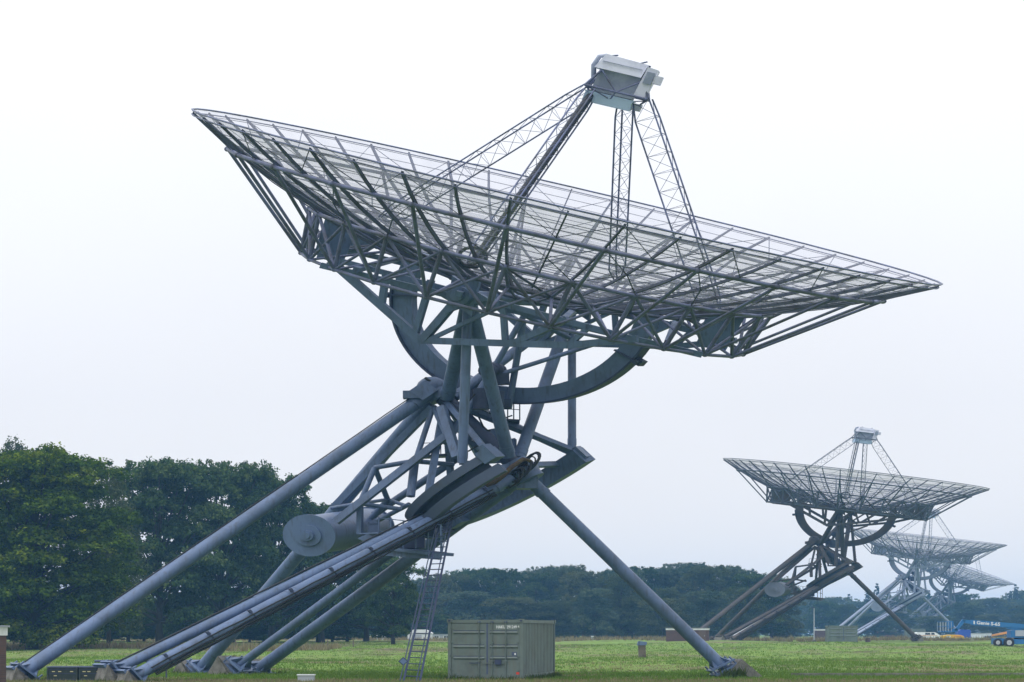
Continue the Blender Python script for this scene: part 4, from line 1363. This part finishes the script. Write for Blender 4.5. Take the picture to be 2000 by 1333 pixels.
def broadleaf(name, m, nlobe, nclump, per, leaf, base=.16, seed=0, flat=.8, top_heavy=1.0, upper=False, lrad=(.13, .20), tight=False):
    """unit tree: height 1, crown half width .5; returns (trunk mesh, crown mesh)"""
    rs = np.random.RandomState(seed)
    lobes = []
    for i in range(nlobe):
        z = base + (1 - base) * ((i + .5) / nlobe) ** .85
        f = (z - base) / (1 - base)
        prof = math.sqrt(max(0.0, 1 - (abs(f - .42) / .60) ** 2.2)) if f < 1.02 else .1
        ang = i * 2.4 + rs.uniform(-.5, .5)
        r = prof * .34 * math.sqrt(rs.uniform(.35, 1.0)) * top_heavy
        lr = rs.uniform(*lrad)
        lobes.append((math.cos(ang) * r, math.sin(ang) * r, min(z, .90), lr))
    lobes.append((0, 0, .86, .15)); lobes += [(.05, -.05, .55, .27), (-.10, .06, .40, .26), (.10, .08, .34, .24), (-.04, -.12, .26, .22), (0, 0, .70, .22)]
    per_l = nclump // len(lobes)
    cs = []; rd = []; tn = []
    for (x, y, z, lr) in lobes:
        d = rs.normal(0, 1, (per_l, 3)); d /= np.linalg.norm(d, axis=1)[:, None]
        d[:, 2] = np.where(d[:, 2] < (-.05 if upper else -.35), np.abs(d[:, 2]) * .6, d[:, 2])
        rr = lr * (rs.uniform(.86, 1.04, per_l) if tight else rs.uniform(.72, 1.08, per_l))
        p = np.array((x, y, z)) + d * rr[:, None] * np.array((1, 1, flat))
        cs.append(p); rd.append(rs.uniform(.022, .048, per_l))
        tn.append(np.clip((rs.uniform(.0, .85) if tight else rs.uniform(.15, .75)) + rs.normal(0, .16 if tight else .2, per_l), 0, 1))
    cs = np.vstack(cs); rd = np.concatenate(rd); tn = np.concatenate(tn)
    ok = (cs[:, 2] < 1.0) & (cs[:, 2] > base * .55)
    crown = leaf_cloud(name + '_crown', cs[ok], rd[ok], per, leaf, tn[ok], m)
    mb = MB()
    mb.path([(0, 0, -.02), (.004, .002, .10), (-.004, .004, .30), (.01, 0, .58), (0, 0, .80)], [.032, .023, .019, .012, .004], 10)
    for (x, y, z, lr) in lobes:
        z0 = max(.12, z * .55)
        mb.path([(0, 0, z0), (x * .45, y * .45, z0 + (z - z0) * .45), (x, y, z)], [.011, .007, .003], 6)
    tr = mb.build(name + '_trunk_src', M['bark'])
    tm = tr.data; bpy.data.objects.remove(tr)
    return tm, crown


def birch(name, seed=3):
    rs = np.random.RandomState(seed)
    n = 420
    z = rs.uniform(.18, .99, n); f = (z - .18) / .82
    r = .30 * np.sqrt(np.clip(1 - f ** 2.2, 0, 1)) * rs.uniform(.35, 1, n)
    a = rs.uniform(0, 6.28, n)
    cs = np.stack([np.cos(a) * r, np.sin(a) * r, z], -1)
    crown = leaf_cloud(name + '_crown', cs, rs.uniform(.02, .035, n), 42, .017, rs.uniform(.1, .9, n), M['leaf_birch'], 1.0, .12)
    mb = MB().path([(0, 0, -.02), (.01, 0, .4), (0, .01, .95)], [.018, .012, .002], 8)
    for k in range(18):
        zz = rs.uniform(.25, .9); aa = rs.uniform(0, 6.28); q = .24 * (1 - zz * .8)
        mb.path([(0, 0, zz - .08), (math.cos(aa) * q, math.sin(aa) * q, zz + .05)], [.005, .0015], 5)
    tr = mb.build(name + '_t', M['bark']); tm = tr.data; bpy.data.objects.remove(tr)
    return tm, crown


def conifer(name, seed=5):
    rs = np.random.RandomState(seed)
    cs = []; rd = []
    for k in range(26):
        z = .12 + .86 * k / 26; r = .20 * (1 - z) ** .8 + .012
        m_ = max(3, int(16 * (1 - z) + 3))
        for j in range(m_):
            a = rs.uniform(0, 6.28); q = r * rs.uniform(.45, 1.05)
            cs.append((math.cos(a) * q, math.sin(a) * q, z - q * .25 + rs.uniform(-.012, .012))); rd.append(rs.uniform(.022, .04))
    cs = np.array(cs); rd = np.array(rd)
    crown = leaf_cloud(name + '_crown', cs, rd, 18, .030, rs.rand(len(cs)), M['needle'], .4)
    mb = MB().path([(0, 0, -.02), (0, 0, .98)], [.016, .002], 8)
    tr = mb.build(name + '_t', M['bark']); tm = tr.data; bpy.data.objects.remove(tr)
    return tm, crown


KIND = {
    'near': [broadleaf('near_tree', M['leaf_near'], 50, 3800, 40, .0165, .01, 21, .62, 1.05, True, (.12, .19))],
    'oak': [broadleaf('oak_%s' % 'abc'[i], M['leaf_oak'], 28, 2000, 32, .0195, .05, 31 + i, .62, 1.12, True, (.12, .19)) for i in range(3)],
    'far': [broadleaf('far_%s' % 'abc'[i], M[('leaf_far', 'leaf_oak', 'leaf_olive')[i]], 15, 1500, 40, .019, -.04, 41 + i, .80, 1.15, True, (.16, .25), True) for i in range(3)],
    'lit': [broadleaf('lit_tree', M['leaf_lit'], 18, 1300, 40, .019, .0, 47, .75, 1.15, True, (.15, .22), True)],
    'birch': [birch('birch')], 'conifer': [conifer('conifer')],
}


def tree(kind, px, D, top, wpx, label, group=None, name='broadleaf_tree', cat='tree'):
    g = G(px, D)
    h = CH + (HOR - top) / F * D - g[2]
    w = wpx / PM(D)
    tm, cm = KIND[kind][rnd.randrange(len(KIND[kind]))]
    t = empty(name, g, label, cat, group, rnd.uniform(0, 6.28))
    nat = {'birch': .64, 'conifer': .42}.get(kind, 1.0)
    for nm, me in (('trunk', tm), ('crown', cm)):
        o = bpy.data.objects.new(nm, me); COL.objects.link(o); o.parent = t
    t.scale = (w / nat, w / nat, h)
    return t


tree('near', 62, 150, 880, 450, 'big bright green tree at the far left, its leaves reaching the grass')
tree('oak', 20, 172, 858, 200, 'pale feathery treetop rising behind the bright green left tree', name='birch_tree') if False else tree('birch', 30, 176, 856, 190, 'pale feathery birch top rising behind the bright green left tree', name='birch_tree')
tree('birch', 212, 160, 908, 170, 'drooping birch squeezed between the bright left tree and the dark oaks', name='birch_tree')
oaks = [(312, 178, 900, 300, 'first dark oak right of the drooping birch'), (432, 182, 902, 290, 'second dark oak, tallest behind the outer leg'),
        (530, 188, 930, 250, 'third dark oak, above the counterweight drum'), (628, 192, 985, 240, 'dark oak showing under the counterweight drum'),
        (715, 196, 1040, 210, 'dark oak behind the two middle legs'), (768, 180, 1085, 150, 'low dark oak branch mass left of the ladder')]
for px, D, top, w, lb in oaks:
    tree('oak', px, D, top, w, lb, 'dark oaks behind the big telescope', 'oak_tree')
tree('lit', 1085, 285, 1176, 100, 'small pale green round tree behind the container corner')
tree('lit', 1212, 288, 1122, 110, 'pale olive tree showing left of the south leg')
tree('lit', 1300, 292, 1150, 90, 'small pale olive tree right of the south leg, before the wood')
prof_x = [800, 860, 920, 960, 1010, 1060, 1130, 1190, 1240, 1300, 1370, 1430, 1480, 1520, 1560, 1620, 1700, 1800, 1900, 2000, 2080]
prof_y = [1135, 1116, 1106, 1101, 1116, 1102, 1103, 1118, 1106, 1108, 1096, 1102, 1112, 1135, 1160, 1165, 1170, 1165, 1165, 1160, 1160]
def row_of(x0, x1, step, kind, D, spread, top, wpx, label, group, name='broadleaf_tree', cat='tree'):
    xs = []
    x = x0
    while x < x1:
        xs.append(x); x += rnd.uniform(*step)
    for k, x in enumerate(xs):
        kd = kind() if callable(kind) else kind
        tree(kd, x, D + rnd.uniform(0, spread), top(x), rnd.uniform(*wpx), label % ORD[min(k, len(ORD) - 1)], group, name, cat)


pf = lambda x: float(np.interp(x, prof_x, prof_y))
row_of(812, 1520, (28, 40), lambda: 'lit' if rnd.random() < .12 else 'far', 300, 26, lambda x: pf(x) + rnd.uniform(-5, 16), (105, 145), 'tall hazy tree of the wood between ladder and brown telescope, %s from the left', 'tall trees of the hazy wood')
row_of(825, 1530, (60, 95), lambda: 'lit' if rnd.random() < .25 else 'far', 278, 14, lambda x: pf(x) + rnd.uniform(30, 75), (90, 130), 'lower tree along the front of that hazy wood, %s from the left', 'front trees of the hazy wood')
row_of(815, 1540, (50, 70), 'far', 335, 10, lambda x: rnd.uniform(1190, 1205), (110, 140), 'bush filling the shade inside that hazy wood, %s from the left', 'bushes inside the hazy wood', 'leafy_bush', 'bush')
row_of(690, 860, (24, 34), 'oak', 268, 10, lambda x: rnd.uniform(1195, 1215), (60, 80), 'dark bush behind the white shed and ladder, %s from the left', 'bushes behind the sheds', 'leafy_bush', 'bush')
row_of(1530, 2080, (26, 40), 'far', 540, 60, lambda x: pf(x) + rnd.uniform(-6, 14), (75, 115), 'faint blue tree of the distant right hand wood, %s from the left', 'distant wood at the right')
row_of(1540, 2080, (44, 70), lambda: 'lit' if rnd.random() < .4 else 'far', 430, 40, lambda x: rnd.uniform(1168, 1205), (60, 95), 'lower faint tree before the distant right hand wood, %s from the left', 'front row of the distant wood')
for k, (px, top) in enumerate(sorted(((1695, 1146), (1712, 1136), (1735, 1148), (1790, 1143), (1812, 1150), (1985, 1138), (2003, 1146), (1972, 1152), (1660, 1158)))):
    tree('conifer', px, 560 + rnd.uniform(0, 30), top, 34, 'spiky hazy conifer above the distant wood, %s from the left' % ORD[k], 'conifers above the distant wood', 'conifer_tree')
row_of(-30, 690, (24, 32), 'oak', 196, 14, lambda x: rnd.uniform(1150, 1210), (100, 140), 'dark undergrowth bush beneath the oaks, %s from the left', 'undergrowth below the oaks', 'leafy_bush', 'bush')

# fence posts along the wood edge
for k, px in enumerate((36, 66, 130, 300, 460, 520, 640, 690, 775, 806, 846)):
    g = G(px, 168 if px < 700 else 236)
    o = MB().prism([(-.05, -.05, -.1), (.05, -.05, -.1), (.045, -.05, .52), (-.045, -.05, .55)], (0, .1, 0)).build('fence_post', M['wood'])
    o.location = tuple(g)
    tag(o, 'small dark wooden fence post at the edge of the wood, %s from the left' % ORD[k], 'post', 'fence posts at the wood edge')

# ------------------------------------------------------------------ haze: damp air filling the whole place
hz = bpy.data.materials.new('damp_air')
hz.use_nodes = True
hz.node_tree.nodes.clear()
h_out = hz.node_tree.nodes.new('ShaderNodeOutputMaterial')
h_vol = hz.node_tree.nodes.new('ShaderNodeVolumePrincipled')
h_vol.inputs['Color'].default_value = (0.24, 0.53, 1.0, 1)
h_vol.inputs['Density'].default_value = 0.00046
h_vol.inputs['Anisotropy'].default_value = 0.2
hz.node_tree.links.new(h_vol.outputs[0], h_out.inputs['Volume'])
ho = MB().box((0, 1220, 11.5), (3100, 2620, 27)).build('haze', hz)
tag(ho, 'pale bluish haze in the damp air over the meadow', 'haze', kind='stuff')
